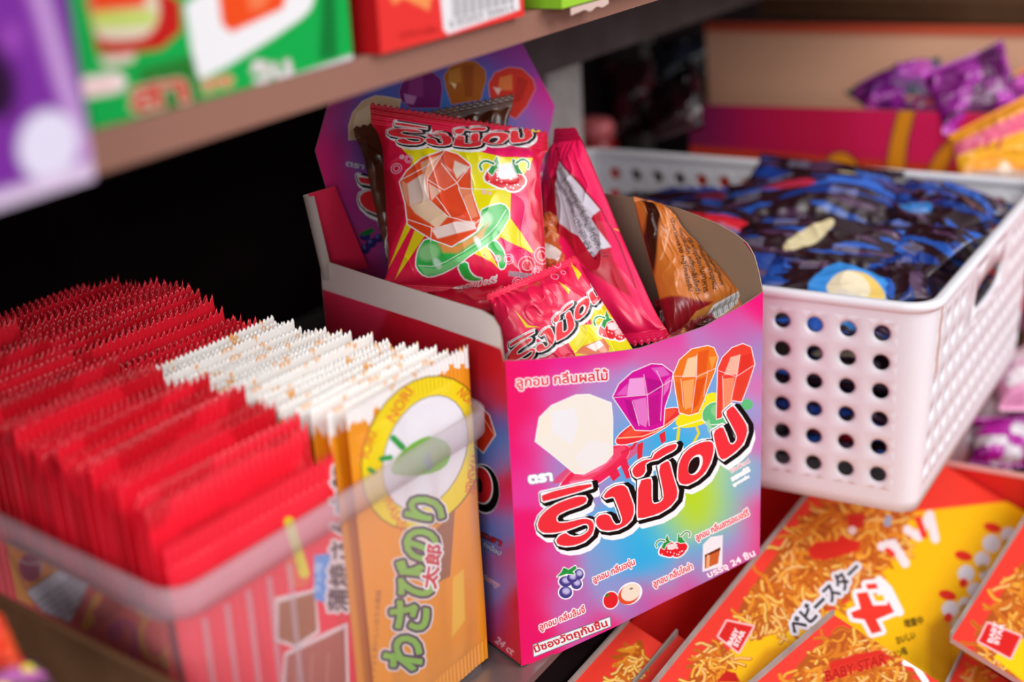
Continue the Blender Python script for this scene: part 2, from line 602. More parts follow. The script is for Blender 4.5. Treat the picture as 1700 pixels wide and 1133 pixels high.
cv.blend([(850, 620, 'F01560'), (840, 700, 'F01362'), (880, 612, 'F0147A'), (960, 605, 'EC1E92'), (1000, 590, 'EE1C90'), (1100, 575, 'EE2A98'), (1200, 535, 'E23E9E'), (1262, 500, 'F0107A'),
          (870, 680, 'F01668'), (860, 760, 'F01470'), (880, 790, 'E83C98'), (930, 655, 'DA4FA4'), (985, 650, 'B985C4'), (1010, 640, 'B090CC'), (1100, 600, 'C878B8'), (1180, 570, 'B880C0'),
          (1250, 600, 'A08CC8'), (1225, 560, 'C070B4'), (1262, 640, 'E070B0'), (1258, 720, 'D070B4'), (880, 900, 'F0186C'), (880, 1000, 'F01660'), (930, 930, 'D45AAA'), (960, 1010, 'B878BC'),
          (930, 985, 'CC60AC'), (1000, 930, '88A0D4'), (1050, 905, '38B4E8'), (1080, 890, '30BDE8'), (1110, 880, '80CFB0'), (1150, 820, 'BEE010'), (1165, 835, 'BEE010'), (1180, 790, 'BEE020'), (1165, 860, 'BEE010'), (1185, 845, 'BCE018'),
          (1130, 855, 'B0DC50'), (1200, 850, 'A0D868'), (1210, 790, '9CD6A8'), (1228, 800, '58C8E0'), (1212, 850, '30B8E8'), (1242, 800, 'A090D0'), (1250, 850, 'E83C98'), (1262, 860, 'F01470'),
          (1258, 900, 'F01470'), (1100, 965, '60B0E0'), (1160, 930, '58B4E0'), (1175, 950, '9094D0'), (1215, 920, 'B088C8'), (1230, 880, '9AA0D8'), (1085, 925, '20B4EC'), (1045, 925, '30B0E8'), (1060, 1000, 'B868B4'), (1150, 965, 'E8108C'),
          (1215, 940, 'F01480'), (1100, 992, 'EE1084'), (1000, 1045, 'F01478'), (1020, 985, '90A0D8'), (900, 1060, 'F01868'), (900, 960, 'F01468'), (1055, 660, '7BA6DC'), (960, 790, 'A090CC'),
          (1040, 750, '60A8E0'), (1150, 690, '70B0E8'), (1130, 740, '30B4E8'), (1015, 900, '5CB0E4'), (1190, 640, '78A8E0'), (1245, 690, '88A8DC'), (900, 720, 'E448A0'), (930, 770, 'B080C4'),
          (990, 690, '90A0D4'), (960, 1040, 'D45CAC'), (1190, 900, '50B8E4'), (870, 1080, 'F01664')], 2.0, 11)
# rings and gems
cv.ell(986, 782, 70, 22, 'FFFFFF', -34, 1.2).ell(986, 782, 70, 22, 'F0245A', -34)
cv.ell(992, 774, 56, 12, 'F884A8', -34, alpha=.8, soft=3)
cv.poly(G1([(270, 360), (300, 300), (400, 215), (470, 260), (560, 290), (700, 240), (830, 130), (830, 0), (1000, 0), (1070, 10), (1080, 60), (900, 200), (700, 300)]), 'F02850', alpha=.7)
for q in ([(1006, 781), (1022, 772), (1030, 790), (1018, 800)], [(1028, 768), (1040, 761), (1050, 792), (1040, 796)]):
    cv.poly(q, 'E8244C')
cv.line([(1033, 752), (1050, 744), (1062, 726), (1066, 710)], 5, 'E8284A')
cv.ell(1076, 708, 60, 16, 'FFFFFF', -27, 1.2).ell(1076, 708, 60, 16, 'EE2E36', -27)
cv.ell(1078, 703, 50, 10, 'F4583C', -27, soft=3, alpha=.8)
cv.line([(1026, 728), (1080, 724), (1128, 690)], 2, 'FFD8A0', .8, 1)
cv.poly([(1058, 738), (1068, 734), (1066, 760), (1058, 764)], 'E8283A')
cv.poly([(1094, 722), (1104, 716), (1106, 732), (1098, 738)], 'E8283A')
cv.ell(1163, 688, 44, 17, 'F6E814', -22)
cv.ell(1184, 664, 14, 12, 'F8EE20')
cv.line([(1118, 712), (1150, 702), (1188, 690)], 2, 'FFFFC0', .9)
cv.line([(1127, 712), (1125, 730)], 5, 'EEDC20')
cv.line([(1156, 708), (1160, 720), (1148, 742)], 4, 'EEDC20')
cv.ell(1190, 690, 24, 22, 'FFFFFF', 0, .8).ell(1190, 690, 24, 22, '62C47C')
cv.ell(1196, 682, 16, 12, '8CD490', soft=3)
cv.line([(1164, 697), (1180, 706), (1200, 704)], 1.2, 'FFFFFF')
cv.line([(1176, 700), (1178, 716)], 6, 'A8E0A8', .7)
cv.ell(1240, 672, 10, 9, '62C47C')
Gg = lambda p: T(880, 560, 4.474, p)
gem(cv, Gg([(70, 600), (160, 510), (340, 432), (440, 428), (600, 490), (612, 600), (612, 870), (560, 930), (400, 1015), (330, 1010), (150, 860), (40, 775), (55, 690)]),
    'F6EEE0', [(Gg([(150, 560), (330, 520), (360, 640), (310, 800), (160, 700)]), 'F2F0F0'), (Gg([(440, 440), (590, 500), (590, 700), (480, 640)]), 'F6EFE2'),
               (Gg([(330, 900), (450, 760), (600, 800), (560, 920), (400, 1000)]), 'F4F0EC'), (Gg([(80, 620), (150, 560), (160, 700), (60, 770)]), 'FAEEDA')], [])
gem(cv, Gg([(615, 445), (660, 350), (760, 260), (900, 200), (980, 205), (1060, 265), (1040, 400), (1000, 520), (990, 660), (900, 695), (780, 690), (700, 570)]), 'D4149A',
    [(Gg([(740, 310), (845, 300), (860, 430), (720, 440), (725, 380)]), 'F0A0DC'), (Gg([(760, 470), (860, 450), (880, 600), (860, 670), (800, 640)]), 'E878C8'),
     (Gg([(860, 300), (980, 330), (960, 400), (880, 420)]), 'B80C88'), (Gg([(880, 450), (960, 420), (960, 640), (890, 660)]), 'C4108C'),
     (Gg([(900, 230), (990, 220), (1040, 280), (960, 300)]), 'E060BC'), (Gg([(640, 430), (720, 350), (720, 430)]), 'E45CBC'), (Gg([(700, 460), (770, 480), (800, 660), (740, 600)]), 'B80E88'),
     (Gg([(1000, 330), (1045, 290), (1030, 380), (990, 440)]), 'E870C4')],
    [Gg([(620, 450), (870, 430), (1050, 320)]), Gg([(845, 280), (870, 430), (885, 660)]), Gg([(940, 250), (985, 350), (970, 620)]), Gg([(760, 480), (810, 660)])])
gem(cv, Gg([(1065, 280), (1110, 170), (1200, 90), (1320, 65), (1365, 80), (1395, 150), (1370, 260), (1320, 380), (1290, 470), (1250, 560), (1180, 580), (1110, 560), (1085, 420)]), 'F07820',
    [(Gg([(1170, 160), (1240, 140), (1230, 290), (1130, 300)]), 'FFD0A0'), (Gg([(1250, 110), (1330, 90), (1310, 250), (1240, 280)]), 'E85A18'),
     (Gg([(1130, 330), (1220, 310), (1200, 520), (1150, 540)]), 'F8A860'), (Gg([(1230, 320), (1310, 290), (1250, 500), (1210, 540)]), 'E45414'),
     (Gg([(1080, 330), (1120, 340), (1130, 520), (1110, 480)]), 'E86818'), (Gg([(1330, 150), (1390, 140), (1350, 240)]), 'F8A040')],
    [Gg([(1070, 290), (1240, 295), (1380, 230)]), Gg([(1240, 130), (1235, 300), (1200, 560)]), Gg([(1320, 250), (1290, 440)]), Gg([(1120, 310), (1140, 520)])])
gem(cv, Gg([(1395, 230), (1430, 150), (1500, 80), (1580, 50), (1640, 75), (1668, 200), (1620, 350), (1570, 480), (1500, 470), (1420, 600), (1385, 610), (1390, 400)]), 'EE4030',
    [(Gg([(1490, 150), (1560, 130), (1540, 280), (1440, 280)]), 'FFB8A0'), (Gg([(1570, 140), (1650, 120), (1640, 230), (1550, 280)]), 'E43428'),
     (Gg([(1430, 310), (1520, 300), (1500, 480), (1430, 560)]), 'F89068'), (Gg([(1540, 300), (1620, 270), (1570, 440), (1530, 460)]), 'E8402C')],
    [Gg([(1400, 250), (1530, 295), (1660, 210)]), Gg([(1560, 130), (1530, 300), (1490, 480)]), Gg([(1430, 290), (1440, 540)])])
logo(cv)
# writing
cv.text('ลูกอม กลิ่นผลไม้', 858, 643, 22, 'E83040', -4.5, 'FFFFFF', 2.4, .7, width=152)
cv.text('ตรา', 879, 803, 21, '9A90B0', -8, '9A90B0', 3.0, .3, width=38)
cv.text('ตรา', 879, 803, 21, 'FFFFFF', -8, 'FFFFFF', 1.7, .3, width=38)
cv.text('ลูกอม กลิ่นลิ้นจี่', 897, 1047, 14, 'E83848', -22, 'FFFFFF', 2.0, .45, .2, width=82)
cv.text('ลูกอม กลิ่นองุ่น', 986, 968, 14, 'E83848', -24, 'FFFFFF', 2.0, .45, .2, width=76)
cv.text('ลูกอม กลิ่นโคล่า', 1086, 975, 14, 'E83848', -25, 'FFFFFF', 2.0, .45, .2, width=72)
cv.text('ลูกอม กลิ่นสตรอเบอร์รี่', 1157, 898, 14, 'E83848', -26, 'FFFFFF', 2.0, .45, .2, width=98)
cv.text('บรรจุ 24 ชิ้น', 1177, 960, 14, 'FFFFFF', -26, 'E040A0', 1.2, .5, width=86)
cv.text('ริงป๊อป', 1214, 786, 9, 'E8404C', -30, 'FFFFFF', .8, width=36)
cv.text('รสผลไม้', 1216, 799, 9, 'FFFFFF', -30, 'FFFFFF', 1.2, width=34)
cv.text('ลูกอมเล่น', 1218, 808, 6, 'FFFFFF', -30, 'FFFFFF', .8, width=30)
lab = [(886, 1072), (1012, 1026), (1013, 1040), (887, 1090)]
cv.poly(lab, '5A7078', 2.0).poly(lab, 'F4FAFA', .6)
cv.text('มีซองวัตถุกันชื้น', 889, 1084, 15.5, 'D82A30', -20.3, grow=.7, width=128)
# grapes, lychee, cola glass, strawberries
gb = [(939, 966, 11, 9), (957, 970, 9, 9), (961, 954, 8, 9), (939, 984, 11, 10), (950, 960, 9, 8)]
for x, y, a, b in gb: cv.ell(x, y, a, b, 'FFFFFF', 0, 2)
for x, y, a, b in gb: cv.ell(x, y, a, b, '4A3F8C'); cv.ell(x + 1, y - 2, a * .55, b * .5, 'C8C0EC', soft=3)
cv.poly([(925, 958), (932, 951), (936, 943), (944, 947), (955, 940), (957, 944), (950, 950), (954, 954), (940, 953), (932, 956)], 'FFFFFF', 1.6)
cv.poly([(925, 958), (932, 951), (936, 943), (944, 947), (955, 940), (957, 944), (950, 950), (954, 954), (940, 953), (932, 956)], '1E9A3C', .4)
cv.ell(1014, 997, 12, 14, 'FFFFFF', 20, 1.6).ell(1046, 986, 20, 16, 'FFFFFF', -35, 1.6)
cv.ell(1014, 997, 12, 14, 'E8242C', 20).ell(1044, 988, 19, 15, 'E8502C', -35).ell(1047, 984, 17, 13.5, 'F6E6D0', -35)
cv.ell(1008, 989, 3, 3, '3C7A20').ell(1048, 978, 3, 1.6, '8A7A60', -20)
strawberry(cv, lambda p: (1084 + p[0] * .66, 878 + p[1] * .52), 1.0)
cv.poly([(1168, 905), (1180, 893), (1199, 890), (1198, 940), (1167, 949)], 'F4F0F4', 1.0)
cv.poly([(1170, 922), (1196, 909), (1192, 936), (1170, 945)], 'D0622C')
cv.poly([(1170, 922), (1196, 909), (1196, 914), (1170, 926)], '7A3018')
cv.line([(1176, 924), (1175, 942)], 5, 'F0C090', .8)
slab('front_panel', Pf, cv.C, M['card'], carton, backcol='8d7f74')

# left wall with its print seen from the side; a bare grey band along its rounded top edge
U, V = uvgrid(260, 360)
wl = [hitB(x, y, 0, 0) for x, y in ((836, 600), (833, 568), (829, 545), (818, 526), (800, 515), (700, 483), (600, 452), (527, 429))]
yq = np.linspace(CD, 0, 260)
zl = np.interp(yq, [max(0, p[1]) for p in wl], [p[2] for p in wl])
Pl = np.stack([-0.0012 * np.sin(np.pi * U) * (1 - V), np.broadcast_to(yq, U.shape), zl[None, :] * (1 - V) - 0.0022 * V * U], -1)
cv = px_canvas(toW(Pl), 'D8223C')
cv.blend([(560, 520, 'E8345C'), (700, 580, 'D81C34'), (800, 610, 'D01C28'), (840, 660, 'D42030'), (860, 800, 'CC1E28'), (865, 1000, 'C82028'), (850, 1040, 'CC2C34'), (832, 830, 'C83070'),
          (822, 700, '6A60A8'), (808, 660, 'B83050'), (815, 740, '2C78C4'), (812, 900, '5C78C0'), (828, 870, '7878C0'), (830, 760, '8870B0'), (830, 950, 'A070B4'), (838, 930, 'C04070'), (815, 980, '8A80C0'),
          (820, 1030, 'B04C98'), (838, 1060, 'C83040')], 2.0, 9)
cv.poly([(760, 640), (812, 690), (822, 722), (802, 752), (780, 730)], 'FFFFFF', 1.2)
cv.poly([(760, 640), (812, 690), (822, 722), (802, 752), (780, 730)], 'C8301C')
cv.line([(800, 690), (820, 722)], 1, 'FFB090')
cv.ell(802, 812, 27, 42, 'FFFFFF', -8).ell(804, 812, 25, 40, '0A0808', -8).ell(799, 806, 19, 32, 'FFFFFF', -8).ell(799, 806, 17.5, 30, 'CC1E28', -8).ell(796, 806, 5, 13, '2A1008', -8)
cv.text('ตรา', 796, 890, 12, 'E03030', 25, '300808', 1.6, width=38)
cv.text('ริงป๊อป', 800, 906, 10, 'F0F0F8', 30, '404080', 1.2, width=34)
cv.text('cherry', 798, 958, 11, 'E86070', 32, 'F0D0E0', .8, width=34)
cv.text('24 ct', 821, 1066, 15, 'F0B0C0', 38, grow=.3, width=36)
cv.poly([(480, 400), (850, 520), (850, 592), (833, 579), (700, 533), (600, 501), (535, 480), (500, 470)], 'EFE4E0')
cv.line([(500, 470), (535, 480), (600, 501), (700, 533), (833, 579)], 1.2, 'F0D8D8')
slab('left_wall', Pl, cv.C, M['card'], carton, backcol='8d7f74')

# back wall rising into a hexagonal header card
U, V = uvgrid(420, 420)
hz = np.array([0.0, 0.150, 0.1895, 0.2205, 0.2640, 0.2640])
hl = np.array([0.0, 0.0, 0.010, 0.0035, 0.0225, 0.0225])
hr = np.array([0.1585, 0.1585, 0.1490, 0.1585, 0.1345, 0.1345])
Zh = np.where(V < .68, 0.268 - (0.268 - 0.150) * V / .68, 0.150 * (1 - (V - .68) / .32))
XL = np.interp(Zh, hz[:-1], hl[:-1]); XR = np.interp(Zh, hz[:-1], hr[:-1])
Ph = np.stack([XL + (XR - XL) * U, CD - 0.0 * U, Zh], -1)
cv = px_canvas(toW(Ph), 'D0207C')
cv.blend([(556, 180, 'B0306C'), (535, 256, 'D42070'), (560, 300, 'E0206C'), (590, 330, 'B03890'), (600, 280, '7A60B8'), (575, 210, '9A48A0'), (600, 200, '5C64B4'), (640, 180, '5868C0'), (700, 110, '7048A8'),
          (760, 95, '7A4CB0'), (820, 75, '9C40A4'), (870, 85, 'B83C9C'), (860, 110, '8048A8'), (910, 165, 'E82090'), (895, 190, 'D030A0'), (880, 200, '8C70C8'), (850, 210, '6C88D0'), (905, 215, 'C850B0'),
          (800, 130, '5070C4'), (735, 150, '4A78C8'), (880, 240, 'A080C8'), (900, 260, 'E82878'), (900, 330, 'F02070'), (870, 380, 'B04CA0'), (620, 390, 'A050A0'), (610, 430, 'C02C74'), (660, 420, '60489C'),
          (540, 230, 'C8246C'), (600, 400, 'C02870'), (930, 420, 'D02070'), (700, 480, 'B02060')], 2.0, 12)
H = lambda p: T(480, 60, 3.778, p)
gem(cv, H([(690, 350), (720, 270), (800, 215), (880, 210), (950, 270), (960, 330), (945, 450), (760, 450), (700, 400)]), '7A1868', [(H([(760, 250), (840, 240), (840, 380), (740, 380)]), '94307C'), (H([(720, 360), (800, 380), (780, 430), (730, 420)]), 'C080B8')],
    [], 'B080C0', .8)
gem(cv, H([(970, 250), (1010, 190), (1090, 155), (1170, 160), (1230, 215), (1235, 270), (1200, 400), (1020, 430), (985, 330)]), 'B8641C', [(H([(1000, 220), (1070, 200), (1080, 290), (1000, 300)]), 'CC8430'), (H([(1090, 180), (1160, 180), (1150, 380), (1100, 380)]), 'A45014'), (H([(1010, 290), (1050, 300), (1040, 330)]), 'FFE0A0')],
    [], 'C8A0B0', .8)
gem(cv, H([(1250, 300), (1290, 230), (1380, 195), (1460, 205), (1530, 270), (1545, 330), (1490, 440), (1420, 520), (1340, 470), (1260, 380)]), 'E03828', [(H([(1320, 260), (1400, 240), (1400, 340), (1310, 340)]), 'F08040'), (H([(1430, 250), (1500, 280), (1460, 400), (1410, 420)]), 'C82C20'), (H([(1280, 320), (1330, 330), (1310, 370)]), 'FFD0C0')],
    [], 'E8B0C8', .8)
gem(cv, H([(375, 560), (400, 480), (460, 410), (540, 375), (600, 380), (700, 400), (640, 640), (375, 650)]), 'D8B890', [(H([(420, 480), (520, 420), (500, 560), (400, 580)]), 'E8D0AC')], [], 'F0E0D0', 1.0)
cv.text('ตรา', 574, 275, 12, 'E8E0F0', 12, '8070A8', 1.5, .4, width=30)
aff = affine([(899, 821), (885, 872), (935, 908)], [(592, 293), (588, 325), (600, 350)])
logo(cv, affine([(899, 821), (885, 872), (1217, 676)], [(594, 292), (590, 330), (880, 300)]), .9)
for x, y, a in ((606, 392, 9), (616, 404, 9), (606, 414, 9), (628, 396, 8)): cv.ell(x, y, a, a * .9, '30286C').ell(x - 2, y - 3, 3, 3, '7068B0', soft=2)
cv.poly([(594, 392), (604, 384), (618, 378), (622, 384), (612, 390)], '1C7A34')
for y, c in ((268, 'E89080'), (290, 'E8D8F0'), (304, 'E8D8F0'), (338, 'F0B0A8')):
    cv.line([(878, y + 8), (912, y - 6)], 5, c, .8, soft=2)
slab('header_card', Ph, cv.C, M['card'], carton, backcol='8d7f74')

# right wall, tall rounded flap with bare board inside
U, V = uvgrid(60, 60)
fl = [hitB(x, y, 0, CW) for x, y in ((1268, 487), (1256, 430), (1243, 405), (1222, 388), (1190, 370), (1130, 347), (1062, 330), (1010, 322))]
ys = np.array([p[1] for p in fl]); zs = np.array([p[2] for p in fl])
o_ = np.argsort(ys); yy = np.linspace(0, CD, 60)
zr = np.interp(yy, ys[o_], zs[o_])
Pr = np.stack([CW + 0.0 * U, U * CD, zr[None, :] * (1 - V)], -1)
slab('right_wall', Pr, np.tile(hexc('D8207A'), (60, 60, 1)), M['card'], carton, backcol='a08872')

# small front-left dust tab and the wing beside the header, floor of the box
wing = [hitB(x, y, 1, CD - 0.004) for x, y in ((512, 322), (556, 309), (612, 445), (540, 455))]
U, V = uvgrid(30, 30)
Pw = bil(wing, U, V)
slab('side_wing', Pw, np.tile(hexc('E0284C'), (30, 30, 1)), M['card'], carton, backcol='8d7f74')
t = np.linspace(0, math.pi, 14)
w0 = hitB(512, 322, 1, CD - .004); w1 = hitB(545, 460, 1, CD - .004)
V_ = np.linspace(0, 1, 20)
cu = np.stack([np.stack([(w0[0] + (w1[0] - w0[0]) * v) - 0.0045 * math.sin(a) * np.ones(1)[0] * A(1)[0], CD - .004 - 0.006 * (1 - math.cos(a)) / 2, w0[2] + (w1[2] - w0[2]) * v]) for v in V_ for a in t]).reshape(20, 14, 3)
MB().grid(cu).build('curled_edge', mat('curl_board', 'a89c94', 0.7), carton, smooth=True)
MB().box((0.001, 0.001, 0.0), (CW - 0.001, CD - 0.001, 0.0008)).build('base', M['grey'], carton)

# ------------------------------------------------------------------ clear bin of snack packets
BO = A(-0.19154, 0.02168, -0.0035)
BA = math.radians(-3.77)
BR = np.array([[math.cos(BA), -math.sin(BA), 0], [math.sin(BA), math.cos(BA), 0], [0, 0, 1]])
fromBin = lambda P: P @ BR.T + BO
BW, BL, BH = 0.189, 0.262, 0.1352


def hitC(px, py, ax, val):
    t = (CT - BO) @ BR
    r = (CR @ np.array([(px - 850) / CF, -(py - 566.5) / CF, -1.0])) @ BR
    return t + r * ((val - t[ax]) / r[ax])


def rrect(x0, y0, x1, y1, r, n=6):
    out = []
    for cx, cy, a0 in ((x1 - r, y0 + r, -90), (x1 - r, y1 - r, 0), (x0 + r, y1 - r, 90), (x0 + r, y0 + r, 180)):
        for k in range(n + 1):
            a = math.radians(a0 + 90 * k / n)
            out.append((cx + r * math.cos(a), cy + r * math.sin(a)))
    return np.array(out)


def rings(levels, closed_bottom=True, warp=None):
    """levels: list of (loop Nx2, z); skins them into one surface"""
    mb = MB()
    n = len(levels[0][0])
    V = np.concatenate([np.column_stack([l, np.full(n, z)]) for l, z in levels])
    if warp: V = warp(V)
    F = []
    for k in range(len(levels) - 1):
        for i in range(n):
            j = (i + 1) % n
            F.append((k * n + i, k * n + j, (k + 1) * n + j, (k + 1) * n + i))
    if closed_bottom: F.append(tuple(range(n))[::-1])
    return mb.add(V, F)


bin_ = tag(empty('plastic_bin', BO, BA), 'cloudy clear plastic bin standing on the steel shelf, packed with upright snack packets', 'container')
tp = 0.004


def slant(V):        # the bin narrows a little towards its back
    V = np.array(V, float)
    V[:, 0] = V[:, 0] + .12 * V[:, 1] * (1 - V[:, 0] / BW)
    return V


LR = lambda g, r=0.012: rrect(-g, -g, BW + g, BL + g, r + max(g, -r + .002))
lv = [(rrect(tp, tp, BW - tp, BL - tp, 0.010), 0.0), (LR(0), BH - 0.016), (LR(0), BH - 0.015)]
body = rings([(rrect(tp, tp, BW - tp, BL - tp, 0.010), 0.0004), (LR(0), BH - 0.0115)], True, slant)
lin = rings([(rrect(tp + .0012, tp + .0012, BW - tp - .0012, BL - tp - .0012, 0.009), 0.0016), (LR(-.0012), BH - 0.0115)], True, slant)
mb = MB()
mb.V = body.V + lin.V; mb.F = body.F + [tuple(i + body.n for i in f)[::-1] for f in lin.F]; mb.C = body.C + lin.C; mb.n = body.n + lin.n
mb.build('bin_body', M['plastic'], bin_, True)
rings([(LR(0), BH - 0.0115), (LR(.0035), BH - 0.0113), (LR(.0040), BH - 0.0010), (LR(.0030), BH), (LR(0), BH), (LR(-.0010), BH - .0012), (LR(-.0012), BH - 0.0115), (LR(0), BH - .0115)], False, slant).build('rim', M['rim'], bin_, True)
for k in range(5):                                  # moulded ribs on the near corner sides
    x = 0.012 + 0.011 * k
    MB().hexa([(x + tp * .5, tp - .001, .001), (x + .0014 + tp * .5, tp - .001, .001), (x + .0014 + tp * .5, tp + .0008, .001), (x + tp * .5, tp + .0008, .001)],
              [(x, -.0012, BH - .016), (x + .0014, -.0012, BH - .016), (x + .0014, .0004, BH - .016), (x, .0004, BH - .016)]).build('rib', M['rim'], bin_)


def packet_mesh(w, h, kind, seed, nx=104, ny=26, paint=None, T_=0.0014):
    rng = np.random.RandomState(seed)
    if paint is not None: nx, ny = 260, 330
    U, V = uvgrid(nx, ny)                    # V 0 top .. 1 bottom
    rows = V[:, 0]
    if paint is None:
        rows = np.concatenate([np.linspace(0, .10, 7), np.linspace(.13, .93, ny - 11), np.linspace(.95, 1, 4)])
        V = np.broadcast_to(rows[:, None], U.shape).copy()
    z = h * (1 - V)
    seal = np.clip(1 - V / .085, 0, 1) > 0
    sealb = V > .93
    teeth = {'red': 23, 'orange': 30}[kind]
    tri = np.abs(((U * teeth + .13 * seed) % 1) - .5) * 2
    amp = {'red': .0052, 'orange': .0026}[kind]
    fade = np.clip(1 - V / .05, 0, 1)
    z = z - amp * tri * fade * (V < .05)
    env = np.clip((V - .085) / .15, 0, 1) ** .6 * np.clip((.93 - V) / .1, 0, 1) ** .6 * np.clip(np.minimum(U, 1 - U) / .12, 0, 1) ** .6
    fold = (vnoise(U * 9 + seed, V * 2.2, seed) - .5) * .0022 * (0.3 + env)
    sway = .0014 * (vnoise(U * 1.6 + seed, V * 1.2 + 3, seed + 5) - .5) * 2 + (.0015 if kind == 'red' else .0005) * (1 - V) ** 3 * math.sin(seed * 2.1)
    crimp = (.0005 if kind == 'red' else .00012) * np.sin(U * teeth * 2 * np.pi) * (seal | sealb)
    yb = sway + fold * .6 + crimp
    th = T_ * env + .00012
    Pf = np.stack([U * w, yb - th, z], -1)
    Pb = np.stack([U * w, yb + th, z], -1)
    V_ = np.concatenate([Pf.reshape(-1, 3), Pb.reshape(-1, 3)])
    n = nx * ny
    i = np.arange(nx - 1); k = np.arange(ny - 1)
    F = [gfaces(ny, nx), gfaces(ny, nx, n)[:, ::-1],
         np.stack([i, i + 1, n + i + 1, n + i], -1), np.stack([n - nx + i, 2 * n - nx + i, 2 * n - nx + i + 1, n - nx + i + 1], -1),
         np.stack([k * nx, n + k * nx, n + (k + 1) * nx, (k + 1) * nx], -1),
         np.stack([k * nx + nx - 1, (k + 1) * nx + nx - 1, n + (k + 1) * nx + nx - 1, n + k * nx + nx - 1], -1)]
    cv = Canvas(U * 100, V * 160, 'F81F36' if kind == 'red' else 'F79C1C')
    if kind == 'orange':
        e = (.066 if paint is None else .05) + .012 * (np.abs(((U * 11 + seed * .37) % 1) - .5) * 2 > .45) + .034 * (vnoise(U * 13, V * 0 + seed, seed) - .55)
        cv.C[V < e] = hexc('FFFBF6')
        cv.C[(V < .02) & (vnoise(U * 20, V * 40, seed + 9) > .80)] = hexc('F8B060')
    elif paint is None:
        sh = vnoise(U * 5, V * 5, seed + 2) > .62
        cv.C[sh] = hexc('DC1628')
    cb = cv.C.copy()
    if paint is not None:
        c2 = px_canvas(fromBin(Pf + paint[1]), 'F79C1C')
        c2.C = cv.C.copy()
        paint[0](c2, U, V)
        cv = c2
    return V_, np.concatenate(F), np.concatenate([cv.C.reshape(-1, 3), cb.reshape(-1, 3)])


def paint_orange(c, U, V):
    B = lambda p: T(480, 550, 4.048, p)
    D = lambda p: T(480, 833, 3.778, p)
    c.ell(703, 752, 99, 133, '503018', 22).ell(703, 752, 97, 131, 'F8DC10', 22).ell(706, 752, 66, 100, '605040', 22).ell(706, 752, 64.5, 98.5, 'F2EEF4', 22)
    for s, x, y, a, n in (('NORI', 655, 702, -58, 60), ('NORI', 758, 655, 42, 34), ('WASABI', 783, 752, 100, 66), ('WASABI', 634, 830, 60, 60), ('IORI', 612, 762, -72, 44)):
        c.text(s, x, y, 24, 'E8602C', a, grow=.3, width=n)
    c.poly(B([(660, 960), (740, 820), (860, 730), (960, 700), (1090, 760), (1080, 880), (1000, 950), (820, 980)]), '7CC040', smooth=1)
    c.poly(B([(900, 880), (940, 800), (970, 900), (940, 950)]), '5CA8A0')
    c.line(B([(700, 720), (760, 780)]), 11, '23A047').line(B([(620, 860), (680, 850)]), 9, '23A047').line(B([(540, 930), (570, 950)]), 8, '23A047')
    c.poly(D([(900, 200), (1040, 50), (1010, 470), (840, 555)]), 'A06A48')
    for g, k in ((9, 'FFFFFF'), (7, '4A2C50')):
        c.text('わさびのり', 694, 1114, 74, k, -81.5, grow=g, width=285)
    c.text('わさびのり', 694, 1114, 74, '8CC850', -81.5, grow=2.4, width=285)
    c.text('太郎', 722, 978, 27, 'FFFFFF', -82, grow=4.5, width=72)
    c.text('太郎', 722, 978, 27, 'D83040', -82, grow=1.2, width=72)
    c.text('サクッとおいしいのりの風味', 622, 1130, 10, '5A3828', -86, width=150)
    c.text('わさび味', 606, 1120, 10, '5A3828', -86, width=80)
    c.poly([(752, 960), (770, 945), (772, 1030), (750, 1060)], 'F8C040')


def paint_red(c, U, V):
    B = lambda p: T(0, 733, 2.833, p)
    c.poly(B([(1295, 740), (1480, 700), (1500, 900), (1390, 970), (1300, 940)]), 'F0D8D8', 1.5).poly(B([(1310, 760), (1480, 710), (1490, 890), (1390, 960), (1310, 930)]), 'A86438')
    c.poly(B([(1340, 1000), (1540, 900), (1630, 860), (1640, 1200), (1330, 1200)]), 'EED0D0', 2).poly(B([(1350, 1010), (1540, 920), (1620, 880), (1630, 1200), (1340, 1200)]), 'B4604C')
    for x in (1400, 1470, 1545): c.line(B([(x, 1000), (x - 10, 1180)]), 3, 'C88070')
    c.poly(B([(1330, 560), (1400, 540), (1470, 620), (1440, 690), (1370, 690)]), 'F06038', smooth=1)
    c.poly(B([(1480, 540), (1550, 530), (1560, 640), (1530, 760), (1480, 740)]), '5C9CE0', 1)
    c.text('タレ味', 531, 985, 16, 'D8ECFF', -86, width=50)
    c.line(B([(1360, 380), (1430, 620)]), 17, 'E8D820')
    c.text('カリッ', 500, 945, 10, 'A08810', -105, width=36)
    for g, k in ((5.5, 'F4E0E0'), (1.2, '3A2630')):
        c.text('蒲焼さん太郎', 574, 1016, 36, k, -88, grow=g, width=240)


def put(me, name, a, b, z, rz=0.0, ry=0.0, rx=0.0):
    o = bpy.data.objects.new(name, me)
    COL.objects.link(o)
    p = fromBin(A(a, b, z))
    o.matrix_world = Matrix.Translation(Vector(p)) @ Matrix.Rotation(BA + rz, 4, 'Z') @ Matrix.Rotation(rx, 4, 'X') @ Matrix.Rotation(ry, 4, 'Y')
    return o


def packmesh(*a, **k):
    V_, F, C = packet_mesh(*a, **k)
    o = mesh('snack_packet', V_, F, M['film'], None, C)
    me = o.data
    bpy.data.objects.remove(o)
    return me


